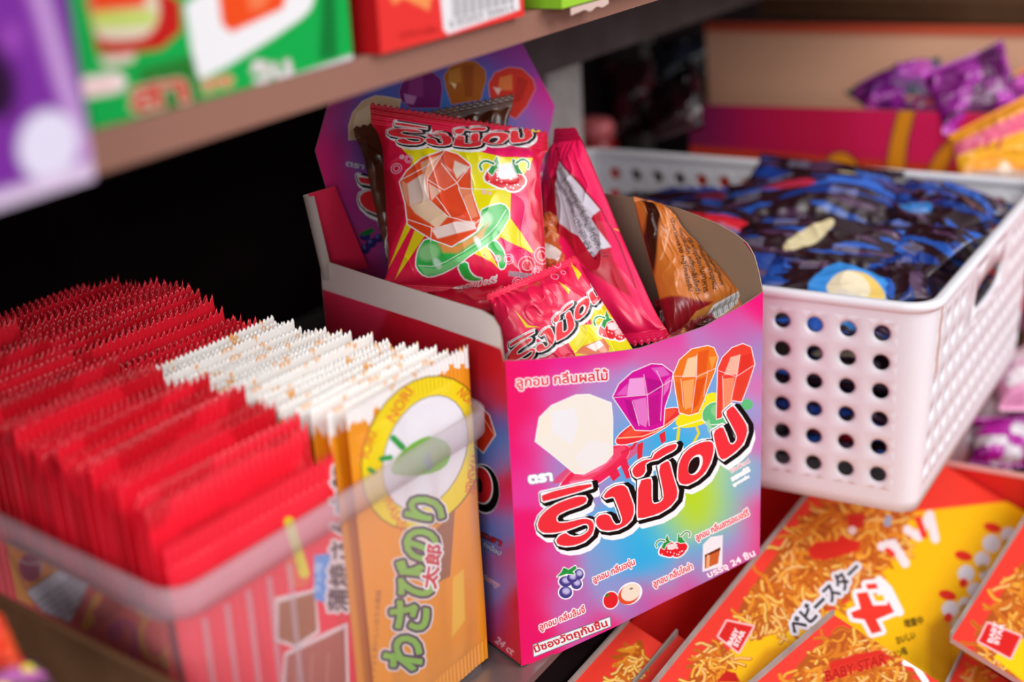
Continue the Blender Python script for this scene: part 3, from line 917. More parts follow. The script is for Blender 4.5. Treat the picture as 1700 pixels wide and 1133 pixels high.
rnd = random.Random(5)
ro = packmesh(0.083, 0.160, 'orange', 3, paint=(paint_orange, A(0.105, 0.0075, 0.003)))
tag(put(ro, 'snack_packet', 0.105, 0.0075, 0.003), 'orange packet with a yellow ring and green Japanese lettering, foremost in the clear bin', 'snack packet')
rr = packmesh(0.089, 0.148, 'red', 4, paint=(paint_red, A(0.0075, 0.0075, 0.002)))
tag(put(rr, 'snack_packet', 0.0075, 0.0075, 0.002), 'red packet printed with brown sheets and dark lettering, foremost at the bin corner', 'snack packet')
reds = [packmesh(0.088, 0.150, 'red', s) for s in (11, 12, 13, 14, 15)]
oras = [packmesh(0.083, 0.155, 'orange', s) for s in (21, 22, 23, 24)]
RL = 'thin glossy red snack packet with toothed top, in the left column of the clear bin'
OL = 'orange snack packet with white toothed top seal, standing in the clear bin'
RB = 'thin glossy red snack packet standing in the clear bin behind the orange packets'
b = 0.0135
while b < 0.252:                                     # left column, all red
    k = b / 0.25
    h = 0.004 + 0.006 * math.sin(k * 9) + rnd.uniform(-.004, .005) + .018 * min(1, k * 2.2)
    a0 = .0075 + .12 * b * .93
    pk = put(rnd.choice(reds), 'snack_packet', a0, b, max(.003, h), .015 * math.sin(k * 11), .012 * math.sin(k * 17 + 1), -.04 + .01 * math.sin(k * 5))
    pk.matrix_world = pk.matrix_world @ Matrix.Scale((.0945 - a0) / .088, 4, (1, 0, 0))
    tag(pk, RL, 'snack packet', 'red packets in the clear bin')
    b += 0.0052
b = 0.0125
while b < 0.118:                                     # right column, orange in front
    h = 0.003 + rnd.uniform(0, .006)
    tag(put(rnd.choice(oras), 'snack_packet', 0.0985 + rnd.uniform(-.002, .0005), b, h, .012 * math.sin(b * 90), .015 * math.sin(b * 160), -.01), OL, 'snack packet', 'orange packets in the clear bin')
    b += 0.0044
b += 0.002
while b < 0.252:                                     # right column, red behind
    k = (b - .118) / .134
    h = 0.006 + rnd.uniform(-.004, .004) + .012 * math.sin(k * math.pi)
    tag(put(rnd.choice(reds), 'snack_packet', 0.0955 + rnd.uniform(-.001, .0), b, max(.003, h), .01 * math.sin(k * 9), .01 * math.sin(k * 13), -.03), RB, 'snack packet', 'red packets behind the orange ones')
    b += 0.0052

# printed leaflet pack between the packets and the left side of the bin
U, V = uvgrid(260, 200)
Q = [fromBin(A(0.0175, 0.115, 0.118)), fromBin(A(0.0048, 0.012, 0.118)), fromBin(A(0.0062, 0.012, 0.004)), fromBin(A(0.0185, 0.115, 0.004))]
Pp = bil(Q, U, V)
cv = px_canvas(Pp, 'E04A40')
D = lambda p: T(0, 940, 5.667, p)
D2 = lambda p: T(0, 733, 2.833, p)
cv.poly(D2([(-60, 380), (140, 420), (330, 580), (130, 700), (160, 780), (0, 700), (-60, 600)]), 'F09820')
cv.poly(D2([(15, 460), (70, 445), (200, 520), (245, 620), (120, 695)]), '401828', 1.4).poly(D2([(15, 460), (70, 445), (200, 520), (245, 620), (120, 695)]), 'F08818')
cv.poly(D2([(80, 590), (110, 530), (170, 520), (200, 560), (190, 650), (120, 670)]), 'A02050', smooth=1)
cv.line(D2([(90, 560), (130, 580), (200, 570), (190, 620)]), 2, 'E8C8C8', smooth=1)
cv.poly(D2([(125, 710), (330, 575), (430, 640), (330, 850), (200, 800)]), '502030', 1).poly(D2([(125, 710), (330, 575), (430, 640), (330, 850), (200, 800)]), 'D8D0DC')
for k in range(5): cv.text('原材料名 小麦粉 植物油', 62 + k * 6, 1003 + k * 9, 7, '5A2030', -33, width=78)
cv.poly(D2([(380, 870), (440, 730), (480, 700), (470, 760), (430, 800), (450, 850), (400, 890)]), 'F0A018')
cv.poly(D2([(600, 745), (640, 730), (780, 770), (680, 800), (660, 830), (640, 780)]), 'F0B018')
cv.poly(D2([(470, 760), (540, 690), (600, 720), (580, 800), (480, 860), (440, 850)]), 'C03020', smooth=1)
cv.line(D2([(520, 900), (560, 870), (570, 900), (540, 940), (510, 900), (550, 840), (620, 860), (640, 940), (625, 1040)]), 9, 'C02068', smooth=2)
cv.ring(*D2([(730, 925)])[0], 23, 38, 12, '7A1820', -6).ring(*D2([(730, 925)])[0], 23, 38, 8.5, 'F09018', -6)
cv.line(D2([(770, 1060), (785, 1040)]), 5, 'E0D040').line(D2([(805, 1075), (820, 1050)]), 5, 'E0D040')
ob = slab('printed_pack', Pp, cv.C, M['card'], None, 0.0012, 'C03020')
tag(ob, 'maroon and orange printed sheet with white text panel, inside the left wall of the bin', 'printed sheet')

# grey brown cardboard tray around the near left side of the bin
tray = tag(empty('cardboard_tray', (-0.2, 0.02, -0.0035)), 'brown cardboard tray with an uneven flap beside the clear plastic bin', 'cardboard tray')
X0 = -0.2015
quad = [hit(x, y, 0, X0) for x, y in ((-70, 949), (330, 1153), (420, 1330), (140, 1330), (60, 1145), (-8, 1030))]
off = A(-0.2, 0.02, -0.0035)
mb = MB()
fr = np.array(quad) - off
bk = fr + A(-0.003, 0, 0)
n = len(fr)
mb.add(np.concatenate([fr, bk]), [tuple(range(n)), tuple(range(n, 2 * n))[::-1]] + [(i, n + i, n + (i + 1) % n, (i + 1) % n) for i in range(n)])
mb.build('side_flap', M['kraft'], tray)
MB().box((-0.0045, 0.0, 0.0), (-0.0015, 0.27, 0.055)).build('tray_wall', M['kraft'], tray)
MB().box((-0.0045, 0.273, 0.0), (0.20, 0.276, 0.055)).build('tray_wall', M['kraft'], tray)

# ------------------------------------------------------------------ sealed sweet bags
def bag(name, Q, T_, paint, n=(150, 170), seed=1, seal=(.075, .075), wr=1.0, teeth=26, base='C4122C', parent=None, m=None, contract=.05, px=True, flat=.6, bulge=None):
    """pillow bag spanning the quad Q = TL, TR, BR, BL (world points)"""
    Q = [np.asarray(q, float) for q in Q]
    nx, ny = n
    U, V = uvgrid(nx, ny)
    e = np.clip((V - seal[0]) / .16, 0, 1) * np.clip((1 - seal[1] - V) / .16, 0, 1)
    e = (e * (2 - e)) ** .7
    tri = np.abs(((U * teeth) % 1) - .5) * 2
    V2 = V + (tri - .5) * .016 * (np.clip(1 - V / .03, 0, 1) - np.clip(1 - (1 - V) / .03, 0, 1))
    U2 = .5 + (U - .5) * (1 - contract * e)
    P = bil(Q, U2, V2)
    N = -np.cross(Q[1] - Q[0], Q[3] - Q[0])
    if N @ (CT - Q[0]) < 0: N = -N
    N = N / np.linalg.norm(N)
    cr = (1 - np.abs(2 * U - 1) ** 2.2) ** flat
    ds = np.minimum(np.clip(V - seal[0], 0, 1), np.clip(1 - seal[1] - V, 0, 1))
    rad = np.sin((U * 9 + vnoise(U * 3, V * 3, seed) * 2.2) * 2 * np.pi) * np.exp(-ds / .07) * (ds > 0) * (V < 1 - seal[1])
    rid = 1 - np.abs(2 * vnoise(U * 4.2 + V * 1.5, V * 3.4 - U * 1.2, seed + 1) - 1)
    rid2 = 1 - np.abs(2 * vnoise(U * 9 - V * 3, V * 8 + U * 2, seed + 2) - 1)
    h = T_ * e * cr * (1 + .35 * (vnoise(U * 2.5, V * 2.5, seed + 3) - .5) * 2)
    if bulge is not None:
        for (bu, bv, br, bh) in bulge:
            h = h + bh * np.exp(-((U - bu) ** 2 + (V - bv) ** 2) / (2 * br * br)) * e
    edge = np.clip(np.minimum(U, 1 - U) / .04, 0, 1)
    h = h + wr * e * edge * (.0022 * (rid ** 3 - .35) + .0011 * (rid2 ** 3 - .3)) + .0010 * wr * rad * edge
    cp = .00045 * np.sin(V / max(seal[0], .01) * 2 * np.pi * 4) * (V < seal[0]) + .00045 * np.sin((1 - V) / max(seal[1], .01) * 2 * np.pi * 4) * (V > 1 - seal[1])
    bend = .004 * wr * (vnoise(U * 1.7 + 5, V * 1.4, seed + 7) - .5) * 2
    Pf = P + N * (np.maximum(h, -0.0002) + cp + bend + .0002)[..., None]
    Pb = P - N * (.8 * T_ * e * cr - cp - bend)[..., None]
    if px:
        c = px_canvas(P, base)
    else:
        c = Canvas(U * 100, V * 100, base)
    paint(c, U, V)
    # plain back
    s = 3
    V_ = np.concatenate([Pf.reshape(-1, 3), Pb.reshape(-1, 3)])
    k = nx * ny
    F = np.concatenate([gfaces(ny, nx), gfaces(ny, nx, k)[:, ::-1]])
    C = np.concatenate([c.C.reshape(-1, 3), np.tile(hexc(base), (k, 1))])
    # winding must face the viewer
    a, b_, d = Pf[5, 5], Pf[6, 5], Pf[5, 6]
    if np.cross(b_ - a, d - a) @ N < 0: F = F[:, ::-1]
    return mesh(name, V_, F, m or M['foil'], parent, C)


QA = lambda p: T(480, 60, 3.778, p)
QB = lambda p: T(600, 240, 4.722, p)
QC = lambda p: T(800, 180, 2.698, p)


def paint_main(c, U, V):
    c.poly([(640, 190), (905, 205), (900, 300), (850, 500), (640, 500), (640, 330)], 'F01C4C', soft=3)
    c.poly([(600, 160), (920, 160), (920, 214), (610, 194)], 'D41C34')
    for y in (-6, 0, 6): c.line([(620, 180 + y), (700, 184 + y), (800, 196 + y), (900, 204 + y)], 1.2, '8E0C1E', .8)
    c.poly(QB([(-60, 260), (220, 200), (330, 560), (160, 1010), (-60, 1010)]), 'C0142A', soft=4, alpha=.8)
    c.poly(QB([(290, 40), (440, 70), (560, 50), (820, 40), (1040, 0), (1300, -40), (1150, 30), (1040, 110), (1060, 130), (1330, 120), (1290, 200), (1140, 400), (1135, 600), (1330, 860), (1240, 870),
               (1040, 760), (900, 900), (1030, 970), (800, 880), (500, 760), (320, 330), (380, 150)]), 'F4E808')
    c.poly(QB([(860, 60), (1150, -10), (1330, 40), (1340, 110), (1060, 128), (900, 90)]), 'F81E6A')
    c.poly(QB([(1140, 400), (1260, 330), (1330, 860), (1135, 590)]), 'F81E6A')
    c.poly(QB([(1040, 750), (1320, 870), (1200, 940), (1080, 900)]), 'F81E6A')
    for q in ([(340, 620), (380, 650), (212, 975)], [(400, 690), (470, 740), (262, 1060)], [(880, 870), (950, 850), (1040, 1000)]): c.poly(QB(q), 'F0DC18')
    # sweet ring
    g = QB([(620, 80), (720, 110), (822, 200), (828, 400), (890, 620), (850, 720), (660, 835), (520, 770), (350, 640), (330, 480), (288, 310), (340, 230), (450, 140)])
    b = QB([(410, 920), (430, 830), (480, 760), (560, 800), (700, 830), (850, 740), (930, 640), (880, 560), (980, 510), (1080, 488), (1135, 560), (1100, 640), (1010, 770), (800, 900), (700, 985), (570, 1045),
            (480, 1048), (415, 985)])
    l1 = QB([(930, 830), (1000, 775), (1060, 830), (1100, 920), (1090, 990), (1045, 1000), (1030, 930), (980, 860)])
    l2 = QB([(705, 980), (775, 950), (800, 1020), (850, 1060), (930, 1075), (840, 1092), (760, 1060)])
    for q in (b, l1, l2): c.poly(q, 'FFFFFF', 2.0, smooth=1)
    for q in (l1, l2): c.poly(q, '2FBF4A', smooth=1)
    c.poly(b, '34C050', smooth=1)
    c.poly(QB([(430, 970), (560, 1000), (800, 870), (1000, 720), (1110, 560), (1125, 600), (1000, 770), (800, 900), (700, 985), (560, 1040), (480, 1040)]), '7EDC84', soft=1.5)
    c.ell(*QB([(500, 870)])[0], 16, 14, 'A8E8A0', 0, alpha=.8, soft=6).ell(*QB([(930, 620)])[0], 12, 12, 'C8F4C0', 0, alpha=.8, soft=6)
    c.poly(QB([(560, 800), (700, 830), (860, 740), (960, 640), (900, 760), (700, 890), (600, 880)]), 'F0A050', soft=4)
    c.line(QB([(430, 965), (560, 985), (800, 850), (1000, 700), (1100, 540)]), 1.2, 'F0FFF0', smooth=1)
    for s_, x in ((18, 560), (14, 860)): c.ell(*QB([(x, 960 if x < 700 else 800)])[0], 5, 10, 'E8FFF0', -30, alpha=.7, soft=3)
    c.poly(g, 'FFFFFF', 1.8)
    c.poly(g, 'F25428')
    for q, k in (([(340, 330), (470, 250), (500, 460), (360, 500)], 'F4D8C8'), ([(360, 500), (500, 460), (640, 600), (560, 690), (400, 560)], 'F8D4B0'), ([(440, 170), (600, 110), (490, 300), (450, 240)], 'F8B088'),
                 ([(700, 160), (810, 210), (720, 300), (690, 230)], 'F6E0CC'), ([(600, 180), (700, 310), (620, 380), (500, 310)], 'F46A4C'), ([(620, 380), (720, 370), (810, 620), (680, 600), (580, 470)], 'F2502C'),
                 ([(520, 700), (700, 640), (840, 640), (850, 700), (560, 770)], 'FFE4DC'), ([(500, 330), (600, 390), (520, 470)], 'FFC8B0'), ([(730, 370), (820, 380), (870, 600), (820, 620)], 'F8946C'),
                 ([(300, 300), (340, 330), (350, 500), (310, 400)], 'F8A880'), ([(360, 560), (520, 680), (500, 740), (360, 640)], 'F04A20')):
        c.poly(QB(q), k, soft=1.5)
    for q in ([(620, 85), (490, 300), (500, 460), (640, 600), (840, 660), (890, 620)], [(490, 300), (620, 385), (720, 330), (820, 200)], [(600, 180), (720, 330), (740, 370), (828, 380), (980, 385), (1120, 375)],
              [(730, 370), (820, 640)], [(560, 440), (660, 600)], [(290, 300), (490, 200), (600, 110)], [(340, 600), (520, 680), (510, 790)], [(520, 690), (700, 650), (850, 690)]):
        c.line(QB(q), 1.3, 'FFF4F0')
    # berries, bubbles, writing
    strawberry(c, lambda p: (QB([(860, 70)])[0][0] + p[0] * .98, QB([(860, 70)])[0][1] + p[1] * .72 + (p[0] - 50) * .22), 1.5)
    c.poly(QB([(1030, 190), (1150, 170), (1200, 280), (1060, 300)]), 'FFFFFF', soft=4)
    for x, y, r in ((262, 205, 8), (352, 140, 6), (300, 120, 3), (925, 405, 3), (970, 415, 2), (1400, 880, 14), (1270, 965, 15), (1360, 1000, 7), (1450, 1070, 8), (1205, 1095, 9), (1120, 920, 8), (1030, 920, 5)):
        x, y = QB([(x, y)])[0]
        c.ring(x, y, r, r, 1.6, 'F8B0CC').ring(x, y, max(r * .55, 1), max(r * .55, 1), 1.2, 'FCD8E8', alpha=.9)
    c.text('รสสตรอเบอร์รี่', 838, 461, 12, '808090', 6, 'F0C0D0', .8, .4, width=66)
    c.text('สตรอเบอร์รี่', 752, 486, 13, 'FFFFFF', -12, 'E02848', 1.0, .6, .2, width=70)
    logo(c, affine([(899, 821), (935, 908), (1059, 862), (1200, 763), (1217, 676)], [(653, 201), (668, 248), (742, 242), (850, 238), (880, 207)]), .66, 3.0, 4.0)
    c.poly(QA([(1480, 560), (1560, 550), (1600, 590), (1540, 600)]), 'F4E010')


def dQ(pts):
    return [deep(x, y, d) for x, y, d in pts]


Q1 = dQ([(614, 172, .718), (910, 218, .738), (925, 500, .712), (634, 482, .712)])
o = bag('sweet_bag', Q1, .0125, paint_main, (300, 330), 4, (.115, .04), .55, 30, 'DC1634', contract=.11)
tag(o, 'upright glossy red strawberry sweet bag with orange gem and green ring', 'sweet bag')


def paint_second(c, U, V):
    c.poly([(800, 430), (1010, 430), (1090, 600), (840, 640)], 'F41C50')
    c.poly(QC([(400, 1150), (330, 1000), (480, 990), (520, 880), (600, 840), (590, 900), (620, 980), (700, 980), (720, 1150)]), 'F4E40C')
    for q in ([(400, 690), (440, 750), (420, 780)], [(130, 920), (190, 990), (240, 1000), (180, 1000)], [(440, 900), (520, 860), (560, 940), (480, 1040)], [(330, 790), (370, 850), (380, 830)], [(560, 900), (600, 830), (590, 920)]): c.poly(QC(q), 'F4D818')
    c.poly(QC([(390, 1120), (420, 1090), (520, 1050), (545, 1085), (540, 1130)]), 'F08058').poly(QC([(440, 1090), (500, 1060), (520, 1080), (480, 1110)]), 'FFF0E8')
    f = lambda p: (QC([(460, 880)])[0][0] + p[0] * .86, QC([(460, 880)])[0][1] + p[1] * .70)
    strawberry(c, f, 1.25)
    c.ell(*QC([(600, 1010)])[0], 8, 5, 'FFD8D8', -20, alpha=.8, soft=3)
    logo(c, affine([(899, 821), (935, 908), (1059, 862), (1200, 763), (1217, 676)], [(838, 574), (864, 612), (916, 573), (972, 512), (993, 470)]), .66, 3, 4)
    for x, y, r in ((340, 700, 5), (360, 740, 4), (320, 760, 6)):
        x, y = QC([(x, y)])[0]
        c.ring(x, y, r, r, 1.2, 'F8B0CC')


Q2 = dQ([(806, 492, .688), (955, 424, .700), (1092, 640, .705), (850, 680, .680)])
o = bag('sweet_bag', Q2, .010, paint_second, (230, 230), 9, (.05, .03), .8, 22, 'E8143C')
tag(o, 'red strawberry sweet bag lying slanted, half hidden behind the front rim of the carton', 'sweet bag')


def paint_side(c, U, V):
    c.poly([(900, 180), (960, 200), (1140, 640), (850, 640)], 'FF1C60')
    c.poly(QC([(330, 420), (400, 260), (480, 340), (560, 470), (640, 700), (720, 870), (560, 760), (420, 600), (330, 640), (300, 560)]), 'C01630', soft=2)
    c.poly(QC([(400, 262), (480, 360), (560, 470), (545, 520), (620, 640), (570, 695), (500, 600), (450, 575), (380, 520), (370, 440)]), 'D8D0DC', .5)
    for k in range(7):
        x, y = QC([(392 + k * 25, 300 + k * 50)])[0]
        c.text(['ส่วนประกอบ', 'น้ำตาลทราย', 'กลูโคสไซรัป', 'กรดซิตริก', 'แต่งกลิ่น', 'ผลิตโดย', 'โรงงาน'][k], x, y, 11, '201820', 55, grow=0, width=44)
        c.text(['ลูกอมกลิ่น', 'สตรอเบอร์รี่', 'ใช้สีผสม', 'อาหาร', 'น้ำหนัก', 'วันผลิต', 'อย'][k], x - 8, y + 12, 9, '201820', 55, grow=0, width=36)
    c.line(QC([(345, 150), (420, 280), (560, 460), (640, 620), (720, 820)]), 1.5, '700818', .9)
    for q in ([(610, 550), (690, 515), (650, 560)], [(670, 640), (700, 610), (690, 640)], [(700, 720), (720, 690), (716, 730)]): c.poly(QC(q), 'E8E020')
    for x, y, r in ((560, 345, 8), (610, 400, 7), (590, 430, 5), (640, 440, 6), (625, 480, 8), (600, 370, 4)):
        x, y = QC([(x, y)])[0]
        c.ring(x, y, r, r * .8, 1.5, 'FFC0D8')
    c.poly(QC([(640, 430), (700, 500), (690, 540), (650, 480)]), 'F08050')


Q3 = dQ([(918, 214, .780), (954, 212, .765), (1118, 566, .715), (860, 600, .745)])
o = bag('sweet_bag', Q3, .010, paint_side, (220, 240), 14, (.06, .05), 1.0, 24, 'E81448')
tag(o, 'pink red sweet bag with white text panel on its back, leaning right of centre', 'sweet bag')


def paint_cola(c, U, V):
    c.poly(QC([(700, 420), (738, 410), (752, 520), (760, 900), (720, 700)]), '3A1408', soft=2)
    c.poly(QC([(760, 860), (860, 880), (1000, 890), (900, 1040), (780, 1020)]), '8E1420', soft=3)
    c.poly(QC([(880, 1010), (930, 930), (1130, 830), (1140, 870), (1000, 980), (900, 1040)]), 'C8803C')
    for k, (t_, L) in enumerate((('THE MONEY COMPANY', 60), ('BUTTER COMPANIES', 50), ('STOFFE FABRICS', 44), ('OLYTER FABRIC', 44), ('BY MILK CLUB', 36))):
        x, y = QC([(815 + k * 42, 520 + k * 38)])[0]
        c.text(['น้ำตาลทราย กลูโคสไซรัป', 'กรดซิตริก แต่งกลิ่นโคล่า', 'ใช้วัตถุเจือปนอาหาร', 'ผลิตโดยโรงงานลูกอม', 'วันผลิตดูที่ซอง'][k], x, y, 10, '2A1008', 78, grow=.35, width=[125, 115, 98, 80, 60][k])
    c.poly(QC([(985, 975), (1010, 900), (1140, 828), (1138, 880), (1080, 925)]), 'F4F2F0')
    for k in range(14):
        x = 1022 + k * 8.2
        c.line(QC([(x, 910 - k * 5.6), (x + 6, 950 - k * 5.2)]), 1.1 if k % 3 else 2.0, '202020')
    c.line(QC([(775, 470), (800, 560), (790, 640), (770, 700)]), 3, 'F0B078', .7, 1)


Q4 = dQ([(1048, 330, .742), (1095, 335, .748), (1240, 505, .722), (1108, 575, .722)])
o = bag('sweet_bag', Q4, .009, paint_cola, (200, 210), 21, (.03, .06), .75, 18, 'D0742C', contract=.02)
tag(o, 'brown cola sweet bag with dark small print and barcode, rightmost in the carton', 'sweet bag')


def plainp(base, dark, spots=()):
    def f(c, U, V):
        c.C[vnoise(U * 4, V * 5, 3) > .62] = hexc(dark)
        for q, k in spots: c.poly(q, k)
    return f


Q5 = dQ([(584, 214, .732), (850, 158, .768), (820, 470, .748), (648, 492, .732)])
o = bag('sweet_bag', Q5, .0035, plainp('5A2E1C', '44200F', [(QA([(560, 560), (600, 540), (620, 700)]), '7C2430')]), (120, 140), 31, (.07, .05), .9, 24, '5E3220')
tag(o, 'dark brown sweet bag standing upright behind the tall strawberry bag', 'sweet bag')
Q6 = dQ([(850, 345, .758), (915, 352, .764), (962, 470, .742), (840, 490, .738)])
o = bag('sweet_bag', Q6, .011, plainp('D0622C', 'E08048', [(QC([(250, 640), (330, 680), (300, 740), (230, 720)]), 'E8D0C8')]), (110, 110), 37, (.05, .05), 1.0, 18, 'C85A28')
tag(o, 'orange brown sweet bag between the tall strawberry bag and the pink one', 'sweet bag')
Q7 = dQ([(680, 486, .722), (960, 462, .735), (980, 580, .700), (730, 610, .675)])
o = bag('sweet_bag', Q7, .010, plainp('B81430', '90101F', [(QC([(0, 830), (60, 820), (90, 850), (20, 880)]), '8A3A28')]), (120, 100), 41, (.05, .05), 1.0, 22, 'B81430')
tag(o, 'crumpled crimson sweet bag lying under the tall strawberry bag', 'sweet bag')
Q8 = dQ([(1085, 500, .735), (1215, 470, .745), (1245, 560, .725), (1090, 640, .715)])
o = bag('sweet_bag', Q8, .008, plainp('701018', '4A0A10', []), (90, 90), 47, (.05, .05), 1.0, 18, '78121C')
tag(o, 'dark red sweet bag lying lowest at the right end of the carton', 'sweet bag')

# ------------------------------------------------------------------ white perforated basket
BX0, BX1, BY0, BY1 = 0.2246, 0.5150, -0.1280, 0.2235
BZ0, BZ1 = -0.0035, 0.1230
bas = tag(empty('perforated_basket', (BX0, BY0, BZ0)), 'white plastic basket with rows of round holes, filled with blue and brown packets', 'basket')
LXb, LYb, HB = BX1 - BX0, BY1 - BY0, BZ1 - BZ0
RR = 0.016
TPR = 0.006            # taper of the walls towards the base


def bwall(s, t, g):
    """s = distance along the rim outline, t = height 0..1, g = offset inwards"""
    ins = TPR * (1 - t) + g
    r = RR
    segs = [(LXb - 2 * r), math.pi * r / 2, (LYb - 2 * r), math.pi * r / 2] * 2
    tot = sum(segs)
    s = s % tot
    k = 0
    while s > segs[k] + 1e-12:
        s -= segs[k]; k += 1
    r2 = r - ins * .6
    c = [(LXb - r, r), (LXb - r, LYb - r), (r, LYb - r), (r, r)]
    if k % 2 == 0:
        p = [(r + s, ins), (LXb - ins, r + s), (LXb - r - s, LYb - ins), (ins, LYb - r - s)][k // 2]
    else:
        a = math.radians([-90, 0, 90, 180][k // 2]) + s / r
        cx, cy = c[k // 2]
        rr = r - ins
        p = (cx + rr * math.cos(a), cy + rr * math.sin(a))
    return (p[0], p[1], t * HB)


def basket_walls(g):
    mb = MB()
    sides = [('s', LXb - 2 * RR, 15), ('c', math.pi * RR / 2, 4), ('l', LYb - 2 * RR, 17), ('c', math.pi * RR / 2, 4)] * 2
    s0 = 0.0
    zt = [0.0, 0.10] + [0.10 + 0.136 * k for k in range(1, 7)] + [1.0]     # rows: base band, six hole rows, rim band
    q = 8
    for si, (kind, L, n) in enumerate(sides):
        w = L / n
        for i in range(n):
            a, b = s0 + i * w, s0 + (i + 1) * w
            for j in range(len(zt) - 1):
                z0, z1 = zt[j], zt[j + 1]
                corner = [(a + (b - a) * k / 2, z0) for k in (0, 1)] + [(b, z0 + (z1 - z0) * k / 2) for k in (0, 1)] + \
                         [(b - (b - a) * k / 2, z1) for k in (0, 1)] + [(a, z1 - (z1 - z0) * k / 2) for k in (0, 1)]
                hole = kind != 'c' and 1 <= j <= 6
                side = kind == 's'
                hand = side and j in (5, 6) and 4 <= i <= 10
                if hand: hole = False
                if hand and not (j in (5, 6) and i in (5, 6, 7, 8, 9)):
                    hole = False
                if hand and i in (5, 6, 7, 8, 9):
                    continue
                if not hole:
                    mb.add([bwall(x, z, g) for x, z in corner], [tuple(range(8))])
                else:
                    m = 16
                    cx, cz = (a + b) / 2, (z0 + z1) / 2
                    rr = 0.0053 if not side else 0.0043
                    out = []
                    for k in range(m):
                        th = 2 * math.pi * k / m - math.pi * .75
                        ux, uz = math.cos(th), math.sin(th)
                        f = 1 / max(abs(ux), abs(uz))
                        out.append((cx + ux * f * (b - a) / 2, cz + uz * f * (z1 - z0) / 2))
                    inn = [(cx + rr * math.cos(2 * math.pi * k / m - math.pi * .75), cz + rr / HB * math.sin(2 * math.pi * k / m - math.pi * .75)) for k in range(m)]
                    mid = [(cx + (rr + .0016) * math.cos(2 * math.pi * k / m - math.pi * .75), cz + (rr + .0016) / HB * math.sin(2 * math.pi * k / m - math.pi * .75)) for k in range(m)]
                    V = [bwall(x, z, g) for x, z in out] + [bwall(x, z, g) for x, z in mid] + [bwall(x, z, g + .0012) for x, z in inn]
                    mb.add(V, [(k, (k + 1) % m, m + (k + 1) % m, m + k) for k in range(m)] + [(m + k, m + (k + 1) % m, 2 * m + (k + 1) % m, 2 * m + k) for k in range(m)])
        if kind == 's':     # the hand hole
            a, b = s0 + 5 * w, s0 + 10 * w
            z0, z1 = zt[5], zt[7]
            cx, cz = (a + b) / 2, (z0 + z1) / 2
            m = 32
            out = []; inn = []
            for k in range(m):
                th = 2 * math.pi * k / m + math.pi / 4
                ux, uz = math.cos(th), math.sin(th)
                f = 1 / max(abs(ux), abs(uz))
                out.append((cx + ux * f * (b - a) / 2, cz + uz * f * (z1 - z0) / 2))
                pw = lambda v: math.copysign(abs(v) ** .7, v)
                inn.append((cx + pw(ux) * (b - a) * .42, cz - .03 + pw(uz) * (z1 - z0) * .27))
            mb.add([bwall(x, z, g) for x, z in out] + [bwall(x, z, g) for x, z in inn], [(k, (k + 1) % m, m + (k + 1) % m, m + k) for k in range(m)])
        s0 += L
    return mb


w = basket_walls(0.0).build('basket_wall', M['white'], bas, True)
md = w.modifiers.new('weld', 'WELD'); md.merge_threshold = 0.00005
md = w.modifiers.new('thick', 'SOLIDIFY'); md.thickness = 0.0028; md.offset = 0
PL = lambda g, r=RR: rrect(-g, -g, LXb + g, LYb + g, max(r + g, .003))
rings([(PL(-.001), HB - .006), (PL(.0025), HB - .0055), (PL(.0042), HB - .003), (PL(.0038), HB - .0006), (PL(.002), HB), (PL(-.0010), HB), (PL(-.0024), HB - .001), (PL(-.0026), HB - .006), (PL(-.001), HB - .006)], False).build('rim', M['white'], bas, True)
g = TPR
rings([(PL(-g), 0.0), (PL(-g), .002)]).build('base', M['white'], bas, True)
MB().hexa([(.020, -.0022 + .002, HB - .046), (.0228, -.0022 + .002, HB - .046), (.0228, .004, HB - .046), (.020, .004, HB - .046)],
          [(.020, -.0016, HB - .006), (.0228, -.0016, HB - .006), (.0228, .004, HB - .006), (.020, .004, HB - .006)]).build('rib', mat('rib_shade', 'd8b8ac', .6), bas)


def paint_choc(seed, spots, texts=()):
    def f(c, U, V):
        n1 = vnoise(U * 3 + V * 5 + seed, V * 4 - U * 1.5, seed)
        n2 = vnoise(U * 2.4 + V * 8 + seed, V * 8 - U * 3, seed + 1)
        c.C[n2 > .70] = hexc('2E62C4')
        c.C[n1 > .72] = hexc('1E3E90')
        c.C[(n2 < .22)] = hexc('5A3A58')
        c.C[(V < .07) | (V > .93)] = hexc('241830')
        for kind, x, y, a, b_, ang, col in spots:
            if kind == 'e': c.ell(x, y, a, b_, col, ang)
        for x, y in ((20, 30), (60, 70), (75, 25)):
            for k in range(5): c.line([(x, y + k * 3), (x + 14, y + k * 3 + 1)], 1.0, 'C8C0E0', .7)
    return f


def cq(px, py, d, w, h, ang, tilt=(0, 0, 1)):
    """a bag lying at the point seen at (px, py): w x h metres, turned by ang, facing tilt"""
    c0 = deep(px, py, d)
    n = A(*tilt) / np.linalg.norm(tilt)
    u = A(math.cos(math.radians(ang)), math.sin(math.radians(ang)), 0)
    u = u - n * (u @ n); u /= np.linalg.norm(u)
    v = np.cross(n, u)
    return [c0 - u * w / 2 + v * h / 2, c0 + u * w / 2 + v * h / 2, c0 + u * w / 2 - v * h / 2, c0 - u * w / 2 - v * h / 2]


